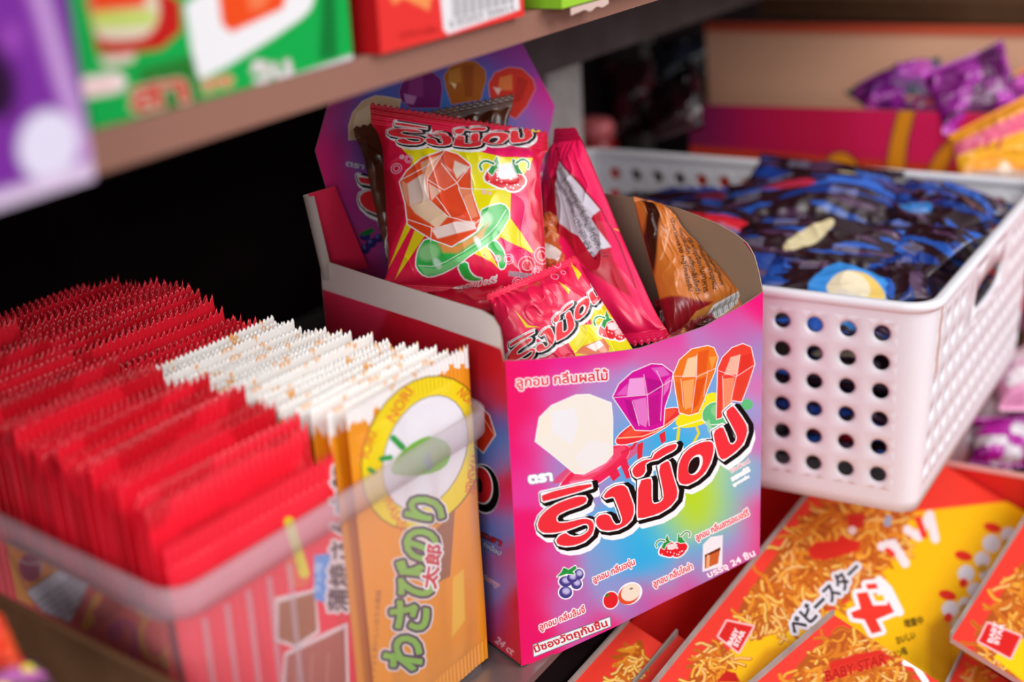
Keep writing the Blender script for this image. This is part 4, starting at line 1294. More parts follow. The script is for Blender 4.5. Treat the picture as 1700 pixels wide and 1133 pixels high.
BB = '2E161C'
rr_ = random.Random(8)
CH = [
    # x, y (m), z, w, h, turn, tilt, spots, label
    (0.268, -0.055, .113, .085, .060, 84, (-.40, -.1, 1), [('e', 24, 50, 34, 44, 0, '3C96E8'), ('e', 24, 50, 20, 26, 0, 'F0C860'), ('e', 30, 50, 15, 22, 0, 'F4E4C0')], 'blue and brown packet with a cream round patch, nearest the basket front rim'),
    (0.295, -0.082, .112, .060, .060, 20, (-.2, .2, 1), [], 'dark blue packet with ribbed end in the near right corner of the white basket'),
    (0.320, -0.030, .124, .110, .055, 95, (-.3, 0, 1), [('e', 50, 50, 7, 30, 20, 'E8D8A8')], 'brown packet with long cream streak, second from the front rim of the basket'),
    (0.345, -0.080, .122, .090, .060, 60, (-.2, .3, 1), [('e', 70, 40, 12, 20, 0, '3C96E8'), ('e', 72, 40, 6, 11, 0, 'F4D890')], 'blue packet with small cream dot near the right side of the basket'),
    (0.275, 0.020, .112, .100, .060, 100, (-.3, 0, 1), [('e', 50, 50, 30, 12, 0, 'D82030')], 'packet with red lettering beside the right wall of the sweets carton'),
    (0.335, 0.050, .120, .110, .065, 88, (-.2, 0, 1), [('e', 35, 50, 28, 10, 10, 'E02838')], 'brown packet with red blot in the middle of the basket'),
    (0.330, 0.125, .100, .120, .060, 80, (-.1, 0, 1), [], 'blue packet lying along the left middle of the basket'),
    (0.400, 0.000, .130, .120, .060, 100, (-.2, 0, 1), [('e', 60, 50, 16, 10, 0, 'C8304C')], 'brown packet lying across the middle of the basket'),
    (0.410, -0.075, .124, .100, .065, 40, (-.1, .2, 1), [('e', 40, 40, 16, 14, 0, '3C96E8')], 'blue packet behind the right hand grip of the basket'),
    (0.425, 0.078, .110, .130, .060, 95, (-.2, 0, 1), [('e', 40, 50, 20, 14, 0, '7C2438')], 'brown packet with dull red patch further back in the basket'),
    (0.465, 0.015, .124, .110, .060, 85, (-.5, 0, 1), [('e', 30, 50, 14, 18, 0, 'F0E0B0'), ('e', 26, 50, 9, 12, 0, 'D82838')], 'brown packet with red and cream spot near the far rim of the basket'),
    (0.462, 0.118, .092, .120, .060, 92, (-.4, 0, 1), [('e', 40, 50, 14, 12, 0, '88C8B8')], 'bluish packet at the far left of the basket'),
    (0.462, -0.072, .116, .090, .070, 70, (-.2, 0, 1), [], 'dark packet in the far right corner of the basket'),
    (0.390, 0.148, .088, .120, .070, 100, (0, 0, 1), [], 'dark blue packet by the left wall of the basket'),
]
for i, (x, y, z, w_, h_, tn, tl, sp, lb_) in enumerate(CH):
    z -= .006
    n = A(*tl) / np.linalg.norm(tl)
    u = A(math.cos(math.radians(tn)), math.sin(math.radians(tn)), 0); u = u - n * (u @ n); u /= np.linalg.norm(u)
    v = np.cross(n, u)
    c0 = A(x, y, z)
    Q = [c0 - u * w_ / 2 + v * h_ / 2, c0 + u * w_ / 2 + v * h_ / 2, c0 + u * w_ / 2 - v * h_ / 2, c0 - u * w_ / 2 - v * h_ / 2]
    o = bag('chocolate_packet', Q, .010, paint_choc(50 + i, sp), (120, 90), 60 + i, (.07, .07), .9, 20, BB, px=False)
    tag(o, lb_, 'snack packet', 'blue and brown packets in the white basket')
    if i % 2 == 0 or i < 4:                       # the ones seen through the holes
        pass
# packets filling the lower basket, seen through its holes
lowm = []
for k in range(4):
    Q = [A(-.05, .03, 0), A(.05, .03, 0), A(.05, -.03, 0), A(-.05, -.03, 0)]
    o = bag('chocolate_packet', Q, .012, paint_choc(90 + k, [('e', 50, 50, 18, 18, 0, ['D82838', '3C78E0', 'F0E0C0', '2E5CD0'][k])]), (50, 40), 80 + k, (.07, .07), 1.2, 16, BB, px=False)
    lowm.append(o.data)
    bpy.data.objects.remove(o)
idx = 0
for lay in range(4):
    for gx in range(3):
        for gy in range(3):
            if gx and gy and lay < 3: continue
            o = bpy.data.objects.new('chocolate_packet', lowm[idx % 4]); COL.objects.link(o)
            yy_ = -0.070 + gy * .105
            o.location = ((.254, .345, .440)[gx], yy_, .020 + lay * .0235)
            o.rotation_euler = (rr_.uniform(-.1, .1), rr_.uniform(-.1, .1), math.pi / 2 + rr_.uniform(-.06, .06))
            o.scale = (.86, .60, .7) if gx == 0 else (.86, 1.2, .7)
            tag(o, 'blue and brown packet low in the white basket, glimpsed through its holes', 'snack packet', 'packets seen through the basket holes')
            idx += 1

# ------------------------------------------------------------------ boxes on the upper shelf
def printed_box(name, x0, x1, y0, y1, z0, z1, paint, side, n=(160, 120), label='', group=None):
    root = tag(empty(name, (x0, y0, z0)), label, 'box', group)
    off = A(x0, y0, z0)
    U, V = uvgrid(*n)
    P = bil([A(x0, y0, z1), A(x1, y0, z1), A(x1, y0, z0), A(x0, y0, z0)], U, V)
    c = px_canvas(P, side)
    paint(c)
    slab('front_panel', P - off, c.C, M['card'], root, .0006, side)
    mb = MB()
    e = .0007
    cc = hexc(side)
    mb.box((0, e, 0), (x1 - x0, y1 - y0, z1 - z0), cc)
    mb.build('carton_body', M['card'], root, False, True)
    return root


Z1 = ZB1 + .0003
P7 = lambda p: T(0, 0, 3.433, p)


def pt_green(c):
    c.C[:] = hexc('10AE4C')
    c.poly(P7([(250, -80), (300, 0), (520, 830), (560, 830), (480, 500), (420, 200), (390, -80)]), '0A8238', soft=8)
    c.poly(P7([(470, -80), (1020, -80), (1040, 260), (560, 330), (540, 200)]), 'C81E18', smooth=1)
    c.poly(P7([(500, -80), (880, -80), (915, 60), (880, 170), (800, 225), (560, 235), (530, 120)]), 'E8DCC0', soft=3, smooth=1)
    c.poly(P7([(520, 60), (880, 60), (880, 140), (540, 160)]), 'C8DC60', soft=8)
    c.poly(P7([(510, -80), (860, -80), (820, 40), (520, 70)]), 'F4481C', soft=4)
    c.poly(P7([(560, 330), (770, 300), (760, 350), (600, 380)]), 'F0D8C8')
    c.poly(P7([(790, 400), (1140, 300), (1140, 620), (800, 700)]), '2A7A2C', soft=12)
    c.line(P7([(380, 520), (660, 470)]), 34, 'FFE8E4').line(P7([(440, 520), (640, 482)]), 8, 'F4A8A0', alpha=.8)
    for g, k in ((6, 'D8C8B0'), (2.5, 'D0281C')):
        c.text('สา', 222, 185, 62, k, -12, grow=g, width=92)
        c.text('วง', 338, 152, 28, k if g > 3 else 'E07028', -14, grow=g * .6, width=50)
        c.text('วุ้น', 424, 138, 40, 'E8DCDC' if g < 3 else 'A8B8A0', -14, grow=g * .8, width=62)
    c.poly([(300, -30), (520, -30), (522, 10), (490, 40), (340, 133), (325, 125)], 'F6F4F4', smooth=1, soft=2)
    c.poly([(360, -30), (480, -30), (470, 14), (384, 54), (368, 40)], 'F4501C', soft=2)
    c.poly([(410, -10), (450, -20), (440, 12), (415, 18)], 'F88050', soft=6)
    c.poly([(535, -20), (556, -20), (560, 95), (530, 100)], '0E7A34', soft=6)
    c.poly([(148, 243), (588, 89), (590, 100), (150, 262)], 'DAD6D8', soft=2)


gx0 = hit(152, 247, 1, 0)[0]; gx1 = hit(586, 95, 1, 0)[0]
printed_box('sweets_box', gx0, gx1, 0.0, 0.07, Z1 - .0, Z1 + .12, pt_green, '0C9440', (220, 200), 'green box with watermelon picture and white orange panel on the upper shelf')


def pt_red(c):
    c.C[:] = hexc('EE3834')
    c.poly(T(500, 0, 2.833, [(420, 0), (440, 20), (480, -10), (560, 30), (600, 50), (620, -40), (430, -40)]), 'F89858', soft=2)
    c.poly(T(500, 0, 2.833, [(650, -60), (1022, -60), (1028, 45), (690, 160), (670, 140)]), 'F2EEF0', soft=1)
    for k in range(24):
        x = 752 + k * 4.3
        c.line([(x - 2, -20), (x, 30 - k * 1.15)], 1.0 + (k * 7 % 3) * .8, '303038', .85)
    c.text('8 852023 203014', 748, 46, 15, '38383C', -15.5, width=110)
    c.text('ลูกอมรสส้ม', 664, 62, 13, 'B0201C', -8, grow=.5, width=64)


p0 = hit(634, 107, 1, -.004); p1 = hit(871, 38, 1, -.004)
printed_box('sweets_box', p0[0], p1[0], -.004, 0.06, Z1, Z1 + .12, pt_red, 'C4161C', (220, 160), 'bright red box with a white barcode panel on the upper shelf')


def pt_lime(c):
    c.C[:] = hexc('A4D83C')
    c.line([(934, 42), (1080, 0)], 3, '7CB028')


p0 = hit(934, 43, 1, -.010); p1 = hit(1120, -12, 1, -.010)
printed_box('sweets_box', p0[0], p1[0], -.010, 0.05, Z1, Z1 + .10, pt_lime, '86BE2C', (60, 50), 'lime green box at the right of the upper shelf')
U, V = uvgrid(20, 8)
e0 = hit(948, 43, 1, -.0105); e1 = hit(1010, 22, 1, -.0105)
Pt = np.stack([e0[0] + (e1[0] - e0[0]) * U, -.0108 + 0 * U, Z1 - .0005 - V * (.0022 + .0016 * vnoise(U * 6, V * 0, 3))], -1)
tag(slab('paper_scrap', Pt, np.tile(hexc('E0C4B8'), (8, 20, 1)), M['card'], None, .0003, 'E0C4B8'), 'torn pale paper scrap under the lime green box', 'paper scrap')


def pt_purple(c):
    c.C[:] = hexc('7A2C98')
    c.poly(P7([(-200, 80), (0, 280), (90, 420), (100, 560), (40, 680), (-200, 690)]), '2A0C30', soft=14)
    c.poly(P7([(120, -100), (220, -100), (560, 1000), (440, 1000), (330, 560)]), 'A050B4', soft=14)
    c.poly(P7([(170, -100), (250, -100), (420, 500), (560, 900), (480, 900), (330, 500)]), 'C8A0D4', soft=14)
    c.ell(80, 242, 50, 60, 'E4DCF0', 10, soft=8)
    c.ell(20, 62, 14, 22, 'A04CB4', 0, soft=14)
    c.poly(P7([(-200, 1150), (0, 1090), (300, 1000), (520, 900), (560, 1100), (-200, 1250)]), 'DCC4E0', soft=6)
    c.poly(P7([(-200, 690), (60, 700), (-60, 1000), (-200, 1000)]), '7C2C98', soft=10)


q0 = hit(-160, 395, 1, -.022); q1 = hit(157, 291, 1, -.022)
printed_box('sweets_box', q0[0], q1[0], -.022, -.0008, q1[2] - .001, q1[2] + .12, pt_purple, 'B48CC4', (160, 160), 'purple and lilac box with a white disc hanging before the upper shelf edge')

# ------------------------------------------------------------------ noodle snack cards in red trays on the low deck
def noodles(c, poly_, n, seed, cols=('F4B040', 'E89428', 'F8C860', 'D87820', 'B85A18', 'F0C070', 'C8641C'), w=5, L=26):
    rng = random.Random(seed)
    P = np.array(poly_, float)
    c.poly(poly_, 'B4541C', soft=3, smooth=1)
    x0, y0 = P.min(0); x1, y1 = P.max(0)
    k = 0
    while k < n:
        x, y = rng.uniform(x0, x1), rng.uniform(y0, y1)
        ins = False
        for a, b in zip(P, np.roll(P, -1, 0)):
            if (a[1] > y) != (b[1] > y) and x < (b[0] - a[0]) * (y - a[1]) / (b[1] - a[1]) + a[0]: ins = not ins
        if not ins: continue
        k += 1
        th = rng.uniform(0, math.pi)
        pts = [(x, y)]
        for _ in range(3):
            th += rng.uniform(-.9, .9)
            x += math.cos(th) * L / 3; y += math.sin(th) * L / 3
            pts.append((x, y))
        c.line(pts, w * rng.uniform(.7, 1.2), rng.choice(cols[3:5]), smooth=1)
        c.line(pts, w * .6, rng.choice(cols), smooth=1, off=(-.6, -.6))


tilt = math.radians(24)


def snack_card(x0, x1, y, z, slope, paint, n, label, tl=tilt, yaw=0.0):
    U, V = uvgrid(*n)
    d = V * slope
    P = np.stack([x0 + (x1 - x0) * U, y - d * math.cos(tl) + yaw * (x1 - x0) * U + 0 * U, z - d * math.sin(tl)], -1)
    P[..., 2] += .002 * np.sin(np.pi * V) * np.sin(np.pi * U)
    c = px_canvas(P, 'EE3E30')
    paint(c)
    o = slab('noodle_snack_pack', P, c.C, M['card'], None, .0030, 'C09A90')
    yw = yaw * (x1 - x0)
    MB().hexa([(x0, y, z - .001), (x1, y + yw, z - .001), (x1, y + yw + .0012, z - .001), (x0, y + .0012, z - .001)],
              [(x0, y, z + .0034), (x1, y + yw, z + .0034), (x1, y + yw + .0012, z + .0034), (x0, y + .0012, z + .0034)]).build('board_edge', M['grey'], o)
    return tag(o, label, 'snack pack', 'noodle snack packs on the low deck')


R2 = lambda p: T(1200, 850, 4.004, p)
R3 = lambda p: T(1400, 780, 3.21, p)
R1 = lambda p: T(900, 900, 4.857, p)


def label_(c, q, tx):
    c.poly(q, 'F8C0C0', 3).poly(q, 'DC2420')
    x, y, a, w_ = tx
    c.text('BABY', x, y, 11, 'FFE8E8', a, grow=.6, width=w_)
    c.text('STAR', x + 10, y + 3, 11, 'FFE8E8', a, grow=.6, width=w_)


def pc_big(c):
    c.poly([(1235, 1060), (1300, 1020), (1385, 1015), (1470, 960), (1430, 905), (1520, 850), (1700, 830), (1760, 1000), (1600, 1200), (1200, 1200), (1150, 1133)], 'FBC010', soft=3)
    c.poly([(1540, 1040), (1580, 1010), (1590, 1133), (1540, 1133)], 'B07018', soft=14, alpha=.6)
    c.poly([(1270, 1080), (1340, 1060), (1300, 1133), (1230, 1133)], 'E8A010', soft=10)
    noodles(c, R2([(130, 600), (200, 500), (270, 400), (400, 230), (500, 90), (640, -60), (1150, -60), (1240, 60), (1180, 260), (1030, 420), (860, 560), (700, 650), (520, 720), (470, 790), (300, 800), (90, 700)]), 420, 5, w=6.5, L=30)
    noodles(c, R1([(1180, 1080), (1260, 950), (1340, 850), (1400, 770), (1480, 860), (1560, 940), (1560, 1000), (1400, 1060), (1360, 1133), (1180, 1160)]), 50, 6, w=6)
    c.poly(R1([(1400, 1133), (1480, 1040), (1560, 1060), (1600, 1133)]), 'C82018', soft=2)
    c.poly(R2([(560, 260), (620, 200), (760, 190), (780, 150), (840, 180), (920, 200), (900, 260), (700, 320), (600, 320)]), 'DC2C20', soft=3)
    c.poly(R2([(820, 20), (950, 10), (930, 110), (830, 120)]), 'C82820', soft=4)
    label_(c, [(1207, 1032), (1250, 1041), (1226, 1083), (1193, 1057)], (1214, 1072, -62, 28))
    c.ell(1415, 881, 7, 7, 'E8D0D0')
    for g, k in ((6.5, 'E4E2EA'), (1.2, '202024')):
        c.text('ベビースター', 1324, 1056, 34, k, -44.5, grow=g, width=152)
    for q in (R3([(70, 660), (128, 652), (158, 725), (232, 722), (240, 700), (272, 760), (176, 800), (206, 862), (152, 876), (112, 800), (52, 792), (40, 762), (92, 742)]), R3([(118, 612), (176, 606), (186, 634), (130, 640)]),
              R3([(200, 660), (270, 740), (300, 760), (240, 640), (190, 590)])):
        c.poly(q, 'F6F2F4', 7)
    for q in (R3([(70, 660), (128, 652), (158, 725), (232, 722), (240, 700), (272, 760), (176, 800), (206, 862), (152, 876), (112, 800), (52, 792), (40, 762), (92, 742)]), R3([(118, 612), (176, 606), (186, 634), (130, 640)])):
        c.poly(q, 'EE3A2C')
    c.poly(R3([(168, 672), (210, 668), (222, 700), (180, 700)]), 'FBC010')
    c.line(R3([(205, 410), (265, 395), (330, 500)]), 15, 'F0E8EC').line(R3([(235, 430), (262, 450)]), 9, 'EE3A2C')
    c.line(R3([(340, 320), (400, 360), (460, 240), (490, 370)]), 14, 'F0E8EC').line(R3([(400, 265), (430, 350)]), 11, 'EE3A2C')
    c.line(R3([(240, 265), (235, 285)]), 13, 'A0A4B8')
    for x, y, a in ((655, 555, 14), (790, 395, 15), (740, 480, 13), (570, 745, 14), (650, 720, 12), (880, 350, 13), (700, 640, 12), (620, 830, 12), (760, 560, 11)):
        x, y = R3([(x, y)])[0]
        c.ell(x, y, a, a, 'DEDEE4', soft=2)
    for x, y in ((742, 528), (870, 395), (645, 742)): c.ell(*R3([(x, y)])[0], 8, 8, 'C8A030', soft=2)
    for x, y in ((640, 460), (555, 670), (795, 310), (640, 605), (560, 790)): c.ell(*R3([(x, y)])[0], 15 if y not in (605, 790) else 7, 8, 'E03020', 15, soft=1)
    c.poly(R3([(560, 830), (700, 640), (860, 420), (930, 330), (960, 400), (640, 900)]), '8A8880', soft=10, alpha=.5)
    for k, t_ in enumerate(('増量中', 'おいしい', 'チキン味')):
        c.text(t_, 1502 - k * 12, 1042 + k * 28, 15, '40300C', -12 - 6 * k, grow=.5, width=32)


def pc_d(c):
    noodles(c, R2([(430, 1133), (520, 990), (640, 880), (760, 790), (900, 760), (1100, 900), (1300, 1150), (1300, 1300), (430, 1300)]), 240, 9, w=6, L=28)
    c.poly(R3([(-80, 1030), (60, 985), (200, 960), (260, 1010), (120, 1060), (-60, 1100)]), 'D82C20', soft=2)
    c.text('BABY STAR', 1372, 1132, 24, 'B01810', -17, 'E8402C', 2, .6, .2, width=104)
    c.line(R3([(330, 1030), (380, 1040), (440, 1133)]), 10, 'FFFFFF').line(R3([(350, 1010), (370, 1040)]), 7, 'FFFFFF')


def pc_e(c):
    noodles(c, R3([(680, 920), (780, 770), (860, 640), (930, 520), (1100, 400), (1400, 700), (900, 1040), (760, 1030)]), 200, 12, w=6, L=28)
    c.poly(R3([(800, 1000), (960, 900), (1200, 900), (1200, 1300), (960, 1133)]), 'FBCC10', soft=2)
    q = R3([(770, 820), (945, 890), (890, 1005), (722, 915)])
    label_(c, q, (1647, 1068, -72, 34))


def pc_a(c):
    noodles(c, R1([(560, 1133), (640, 980), (720, 860), (790, 770), (830, 860), (800, 1000), (700, 1133)]), 40, 15, w=6)


z = -.030
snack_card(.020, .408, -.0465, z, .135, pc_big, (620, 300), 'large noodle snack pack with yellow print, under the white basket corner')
c_ = None
label_fix = None
pD = hit(1385, 1022, 2, -.036)
pD0 = hit(1257, 1133, 2, -.036)
snack_card(.0, pD[0], pD0[1] - (pD[1] - pD0[1]) / (pD[0] - pD0[0]) * pD0[0], -.036, .16, pc_d, (260, 260), 'noodle snack pack overlapping the large one at the bottom of the picture', tilt, (pD[1] - pD0[1]) / (pD[0] - pD0[0]))
pE = hit(1580, 1060, 2, -.050); pE1 = hit(1700, 870, 2, -.050)
sE = (pE1[1] - pE[1]) / (pE1[0] - pE[0])
snack_card(pE[0], pE[0] + .22, pE[1], -.050, .15, pc_e, (260, 220), 'noodle snack pack with red label on its corner, at the right edge', tilt, sE)
pF = hit(1600, 1085, 2, -.075); pF0 = hit(1568, 1140, 2, -.075)
snack_card(pF0[0] - .03, pF[0], pF[1] + .0, -.075, .13, lambda c: noodles(c, R3([(680, 1100), (720, 1040), (760, 1060), (740, 1160)]), 20, 19), (90, 90), 'noodle snack pack lying under the one at the right edge')
pA = hit(1045, 1033, 2, -.030); pA0 = hit(966, 1133, 2, -.030)
snack_card(pA0[0] - .03, pA[0], pA[1], -.030, .030, pc_a, (160, 80), 'small visible corner of a noodle snack pack below the sweets carton', tilt)
pB = hit(1137, 1058, 2, -.040); pB0 = hit(1032, 1133, 2, -.040)
snack_card(pB0[0] - .03, pB[0], pB[1] + .004, -.040, .030, lambda c: None, (40, 30), 'plain red pack corner between two noodle snack packs', tilt)
# the corner label of the big pack
U, V = uvgrid(40, 40)

tray2 = tag(empty('red_display_tray', (0.0, 0.0, -0.164)), 'red cardboard display tray holding the noodle snack packs under the white basket', 'display tray')
mr = mat('red_board', 'DC2420', .45, .4)
o2 = A(0, 0, -0.164)
MB().box((0.0, -0.46, 0.0), (0.56, 0.0, 0.003)).build('base', mr, tray2)
MB().hexa([(-.02, -.004, 0.003), (0.405, -.004, 0.003), (0.405, 0.0, 0.003), (-.02, 0.0, 0.003)], [(-.02, -.006, 0.128), (0.405, -.006, 0.128), (0.405, -.002, 0.128), (-.02, -.002, 0.128)]).build('back_wall', mr, tray2)
xw = hit(1690, 800, 1, -.14)[0]
tw = .41
zt_ = hit(1640, 786, 0, tw)[2] + 0.164
MB().box((tw, -0.46, 0.003), (tw + .0025, -0.0, zt_)).box((tw + .0025, -0.46, 0.003), (tw + .004, -0.0, zt_ + .0005)).build('end_wall', mr, tray2)
MB().box((tw - .0006, -0.46, zt_ + .0006), (tw + .0046, 0.0, zt_ + .0022)).build('edge_strip', mat('pink_board_edge', 'E8A8A0', .7), tray2)
hp = hit(1597, 828, 0, tw)
rings([(np.array([(.006 * math.cos(a), .006 * math.sin(a)) for a in np.linspace(0, 2 * math.pi, 17)[:-1]]), 0.0), (np.array([(.006 * math.cos(a), .006 * math.sin(a)) for a in np.linspace(0, 2 * math.pi, 17)[:-1]]), 0.001)]).build('punched_tab', M['kraft'], tray2)
tb = tray2.children[-1]
tb.rotation_euler = (0, -math.pi / 2, 0)
tb.location = (tw - .0001, hp[1], hp[2] + .164)

# ------------------------------------------------------------------ things farther along the shelf
mag = tag(empty('display_carton', (0.60, -0.30, -0.0035)), 'open magenta carton printed with orange fingers, behind the white basket', 'display box')
om = A(0.60, -0.30, -0.0035)
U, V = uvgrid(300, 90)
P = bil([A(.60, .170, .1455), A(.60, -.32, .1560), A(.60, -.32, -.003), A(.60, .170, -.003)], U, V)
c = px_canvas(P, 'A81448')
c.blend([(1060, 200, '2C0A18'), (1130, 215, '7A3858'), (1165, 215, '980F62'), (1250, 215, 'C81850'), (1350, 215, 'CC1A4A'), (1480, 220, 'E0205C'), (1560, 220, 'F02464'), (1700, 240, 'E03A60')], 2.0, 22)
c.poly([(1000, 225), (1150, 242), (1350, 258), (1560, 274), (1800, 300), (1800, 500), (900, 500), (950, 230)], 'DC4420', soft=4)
for q in ([(1470, 300), (1476, 250), (1490, 190), (1500, 172), (1520, 178), (1514, 200), (1504, 240), (1500, 300)], [(1535, 300), (1550, 262), (1576, 232), (1584, 225), (1586, 250), (1566, 285), (1560, 320)], [(1370, 275), (1378, 258), (1400, 252), (1420, 266), (1425, 285)]):
    c.poly(q, '3A1420', 3, smooth=1).poly(q, 'F09A20', smooth=1)
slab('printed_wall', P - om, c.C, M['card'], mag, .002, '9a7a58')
MB().box((.004, -.02, 0.0), (.20, .47, .003)).build('base', M['kraft'], mag)
mb = MB()
mb.hexa([(.200, -.02, .003), (.200, .53, .003), (.204, .53, .003), (.204, -.02, .003)], [(.222, -.02, .182), (.222, .548, .176), (.226, .548, .176), (.226, -.02, .182)])
mb.build('lid', mat('pale_kraft', 'FFC4A0', .8, .1), mag)
MB().hexa([(.2195, -.02, .1822), (.2195, .548, .1762), (.2285, .548, .1762), (.2285, -.02, .1822)], [(.221, -.02, .190), (.221, .548, .184), (.2265, .548, .184), (.2265, -.02, .190)]).build('lid_edge', mat('orange_edge', 'D8502C', .6), mag)
MB().hexa([(.004, .468, .003), (.20, .530, .003), (.20, .534, .003), (.004, .472, .003)], [(.004, .468, .148), (.222, .560, .150), (.222, .564, .150), (.004, .472, .148)]).build('side_wall', mat('dark_maroon_card', '3A1020', .6), mag)


def blobs(cols, seed):
    def f(c, U, V):
        rng = np.random.RandomState(seed)
        for k, col in enumerate(cols):
            c.C[vnoise(U * 5 + k * 7, V * 5 + k * 3, seed + k) > .64] = hexc(col)
    return f


PB = [
    ([(1530, 120, 1.10), (1660, 70, 1.14), (1690, 190, 1.10), (1560, 230, 1.08)], '9C1C94', ('C83CC0', '5A0C50', '7A1470'), 'purple foil bag, topmost of the purple pile at the right'),
    ([(1400, 150, 1.20), (1560, 100, 1.20), (1590, 190, 1.16), (1440, 190, 1.17)], '6A1470', ('A028A0', '4A5060', 'B0389C'), 'dark purple foil bag lying leftmost in the magenta carton'),
    ([(1600, 180, 1.16), (1720, 100, 1.18), (1740, 230, 1.15), (1610, 240, 1.15)], '8C1C84', ('D048B8', 'E08040', '5A1060'), 'purple foil bag with orange specks at the right edge'),
    ([(1500, 160, 1.13), (1600, 150, 1.12), (1610, 230, 1.10), (1520, 220, 1.12)], 'B8388C', ('E06048', 'E8C8D8', '8030A0'), 'pinkish purple foil bag below the topmost purple bag'),
]
for k, (q, b_, cs, lb_) in enumerate(PB):
    o = bag('foil_bag', dQ(q), .016, blobs(cs, 120 + k), (70, 60), 130 + k, (.08, .08), 1.5, 16, b_, px=False)
    tag(o, lb_, 'foil bag', 'purple foil bags in the magenta carton')


def p_orange(c, U, V):
    c.C[:] = hexc('F8A020')
    c.poly([(1560, 250), (1700, 190), (1800, 160), (1800, 200), (1640, 250), (1570, 275)], 'F06888', soft=4)
    c.poly([(1560, 270), (1700, 220), (1800, 200), (1800, 300), (1640, 260), (1580, 290)], 'FBB41C', soft=2)
    c.poly([(1600, 290), (1650, 285), (1665, 270), (1680, 285), (1760, 290), (1760, 400), (1600, 400)], 'F8E8D0', soft=2)
    for x in (1612, 1630, 1650): c.line([(x, 250), (x + 3, 236)], 5, 'D02860')


o = bag('snack_pouch', dQ([(1575, 225, 1.055), (1760, 130, 1.065), (1790, 300, 1.055), (1590, 300, 1.05)]), .010, p_orange, (120, 90), 151, (.05, .05), .8, 18, 'F8A020')
tag(o, 'orange and pink snack pouch leaning at the far right basket corner', 'snack pouch')

# far shelf edge with pale packets, and dark goods at its left
far = tag(empty('far_shelf', (1.0, -.5, -0.0035)), 'brown far shelf board behind the magenta carton', 'shelf')
MB().hexa([(0, -.1, .158), (0, .76, .166), (.26, .76, .166), (.26, -.1, .158)], [(0, -.1, .180), (0, .76, .188), (.26, .76, .188), (.26, -.1, .180)]).build('board', mat('brown_board', '5A3A24', .7, .2, noise=('6A4830', 20)), far)
for yy_ in (-.09, .75):
    MB().box((.1, yy_ - .01, 0), (.12, yy_ + .01, .158)).build('leg', M['darkrail'], far)
for k, (x, y, w_, h_, cc, lb_) in enumerate(((1455, 6, 50, 24, 'B8A8B0', 'greyish white packet, leftmost on the far shelf'), (1530, 4, 60, 26, 'D8B890', 'beige packet on the far shelf'),
                                          (1605, 6, 60, 26, 'E8E4E4', 'bright white packet on the far shelf'), (1675, 8, 60, 28, 'D8D4D8', 'white packet at the right edge of the far shelf'))):
    o = bag('pale_packet', dQ([(x - w_ / 2, y - h_ - 14, 1.62), (x + w_ / 2, y - h_ - 12, 1.62), (x + w_ / 2, y + 22, 1.60), (x - w_ / 2, y + 20, 1.60)]), .018, blobs(('FFFFFF', 'B89090'), 160 + k), (40, 30), 170 + k, (.08, .08), 1.2, 10, cc, px=False)
    tag(o, lb_, 'packet', 'packets on the far shelf')
for k, (q, b_, cs, lb_) in enumerate((
        ([(1075, 70, 1.42), (1180, 50, 1.45), (1190, 120, 1.42), (1090, 150, 1.40)], '20222C', ('2C3444', '14141C'), 'dark navy packet left of the kraft lid'),
        ([(1000, 110, 1.35), (1080, 95, 1.38), (1090, 220, 1.33), (1010, 235, 1.31)], '2C0C14', ('48141E', '180A10'), 'dark maroon packet beside the grey post'),
        ([(1085, 140, 1.20), (1165, 130, 1.21), (1165, 215, 1.17), (1080, 240, 1.17)], '2A0E18', ('3C1420', '160A0E'), 'dark maroon packet at the left end of the magenta carton'))):
    o = bag('dark_packet', dQ(q), .015, blobs(cs, 180 + k), (50, 40), 190 + k, (.07, .07), 1.2, 12, b_, px=False)
    tag(o, lb_, 'packet')
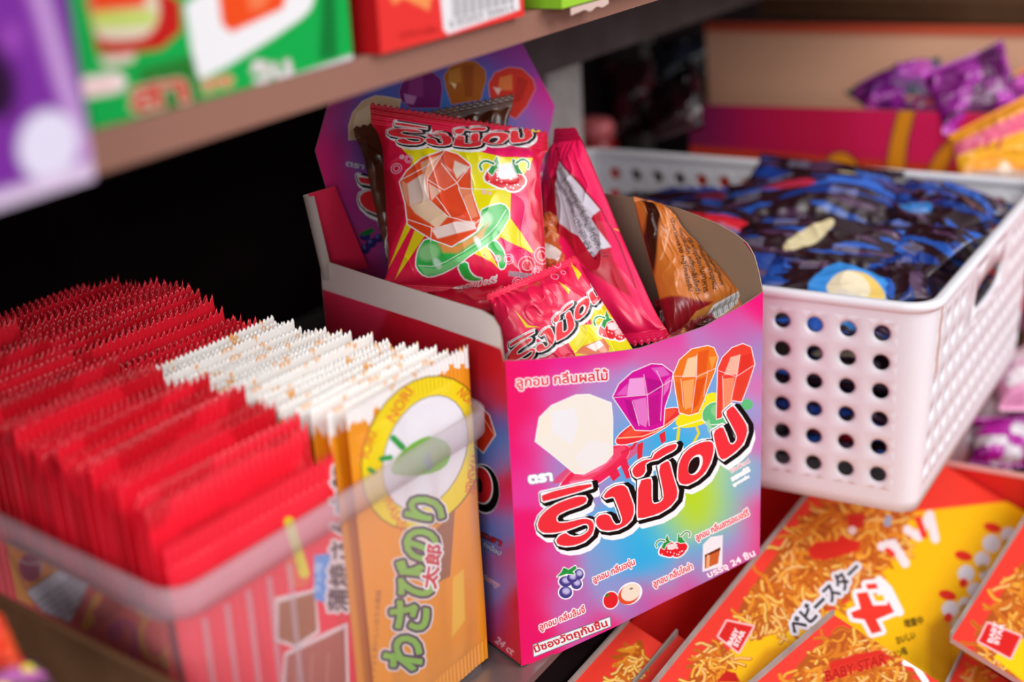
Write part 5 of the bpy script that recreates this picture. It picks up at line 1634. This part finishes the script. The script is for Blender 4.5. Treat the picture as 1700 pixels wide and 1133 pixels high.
# small red lidded jar
jp = deep(986, 262, 1.22); jp[2] = -.0035
jar = tag(empty('red_jar', jp), 'small red jar with a rounded pinkish lid beside the grey post', 'jar')
top_z = deep(986, 190, 1.22)[2] + .0035
cir = lambda r: np.array([(r * math.cos(a), r * math.sin(a)) for a in np.linspace(0, 2 * math.pi, 25)[:-1]])
rings([(cir(.020), 0), (cir(.021), .01), (cir(.021), top_z - .022), (cir(.017), top_z - .016)]).build('body', mat('jar_red', 'B82428', .3), jar, True)
rings([(cir(.019), top_z - .018), (cir(.019), top_z - .006), (cir(.016), top_z - .002), (cir(.008), top_z), (cir(.001), top_z)]).build('lid', mat('jar_lid', 'E07074', .35), jar, True)

# pale pink and purple bags beyond the basket on the low deck
for k, (q, b_, cs, lb_) in enumerate((
        ([(1640, 600, 1.06), (1760, 560, 1.08), (1790, 690, 1.05), (1660, 680, 1.03)], 'F0C4DC', ('F8F0F4', 'F0A0C8'), 'pale pink bag at the right edge beyond the basket'),
        ([(1620, 690, 1.02), (1760, 690, 1.03), (1780, 780, 1.00), (1610, 770, 1.00)], 'B01C9C', ('D0C8D0', '8C1480'), 'bright purple bag at the right edge above the red tray'),
        ([(1660, 560, 1.16), (1740, 440, 1.2), (1790, 600, 1.15), (1700, 620, 1.12)], 'E888B0', ('6A5A20', 'F4D8E4'), 'pink bag farthest back at the right edge'),
        ([(1560, 640, 1.10), (1680, 640, 1.10), (1680, 790, 1.04), (1560, 790, 1.04)], 'D8CCD4', ('F0ECF0', '8A7884'), 'greyish white bag low at the right edge'))):
    o = bag('sweet_pouch', dQ(q), .014, blobs(cs, 200 + k), (60, 50), 210 + k, (.06, .06), 1.3, 14, b_, px=False)
    tag(o, lb_, 'bag', 'bags beyond the basket')

# something orange and a crumpled print at the lower left corner
o = bag('snack_pouch', dQ([(-60, 1000, .440), (6, 1020, .445), (40, 1105, .440), (-60, 1120, .435)]), .006, blobs(('F86820', 'E83018'), 230), (60, 60), 231, (.05, .05), .7, 14, 'F05020', px=False)
tag(o, 'bright orange snack pouch at the lower left corner', 'snack pouch')
o = bag('snack_pouch', dQ([(-60, 1110, .440), (60, 1095, .448), (110, 1160, .442), (-60, 1180, .436)]), .006, blobs(('E8D830', 'C060B0', '302030'), 240), (60, 60), 241, (.05, .05), .7, 14, '604058', px=False)
tag(o, 'dark snack pouch with yellow spots, lowest at the left corner', 'snack pouch')
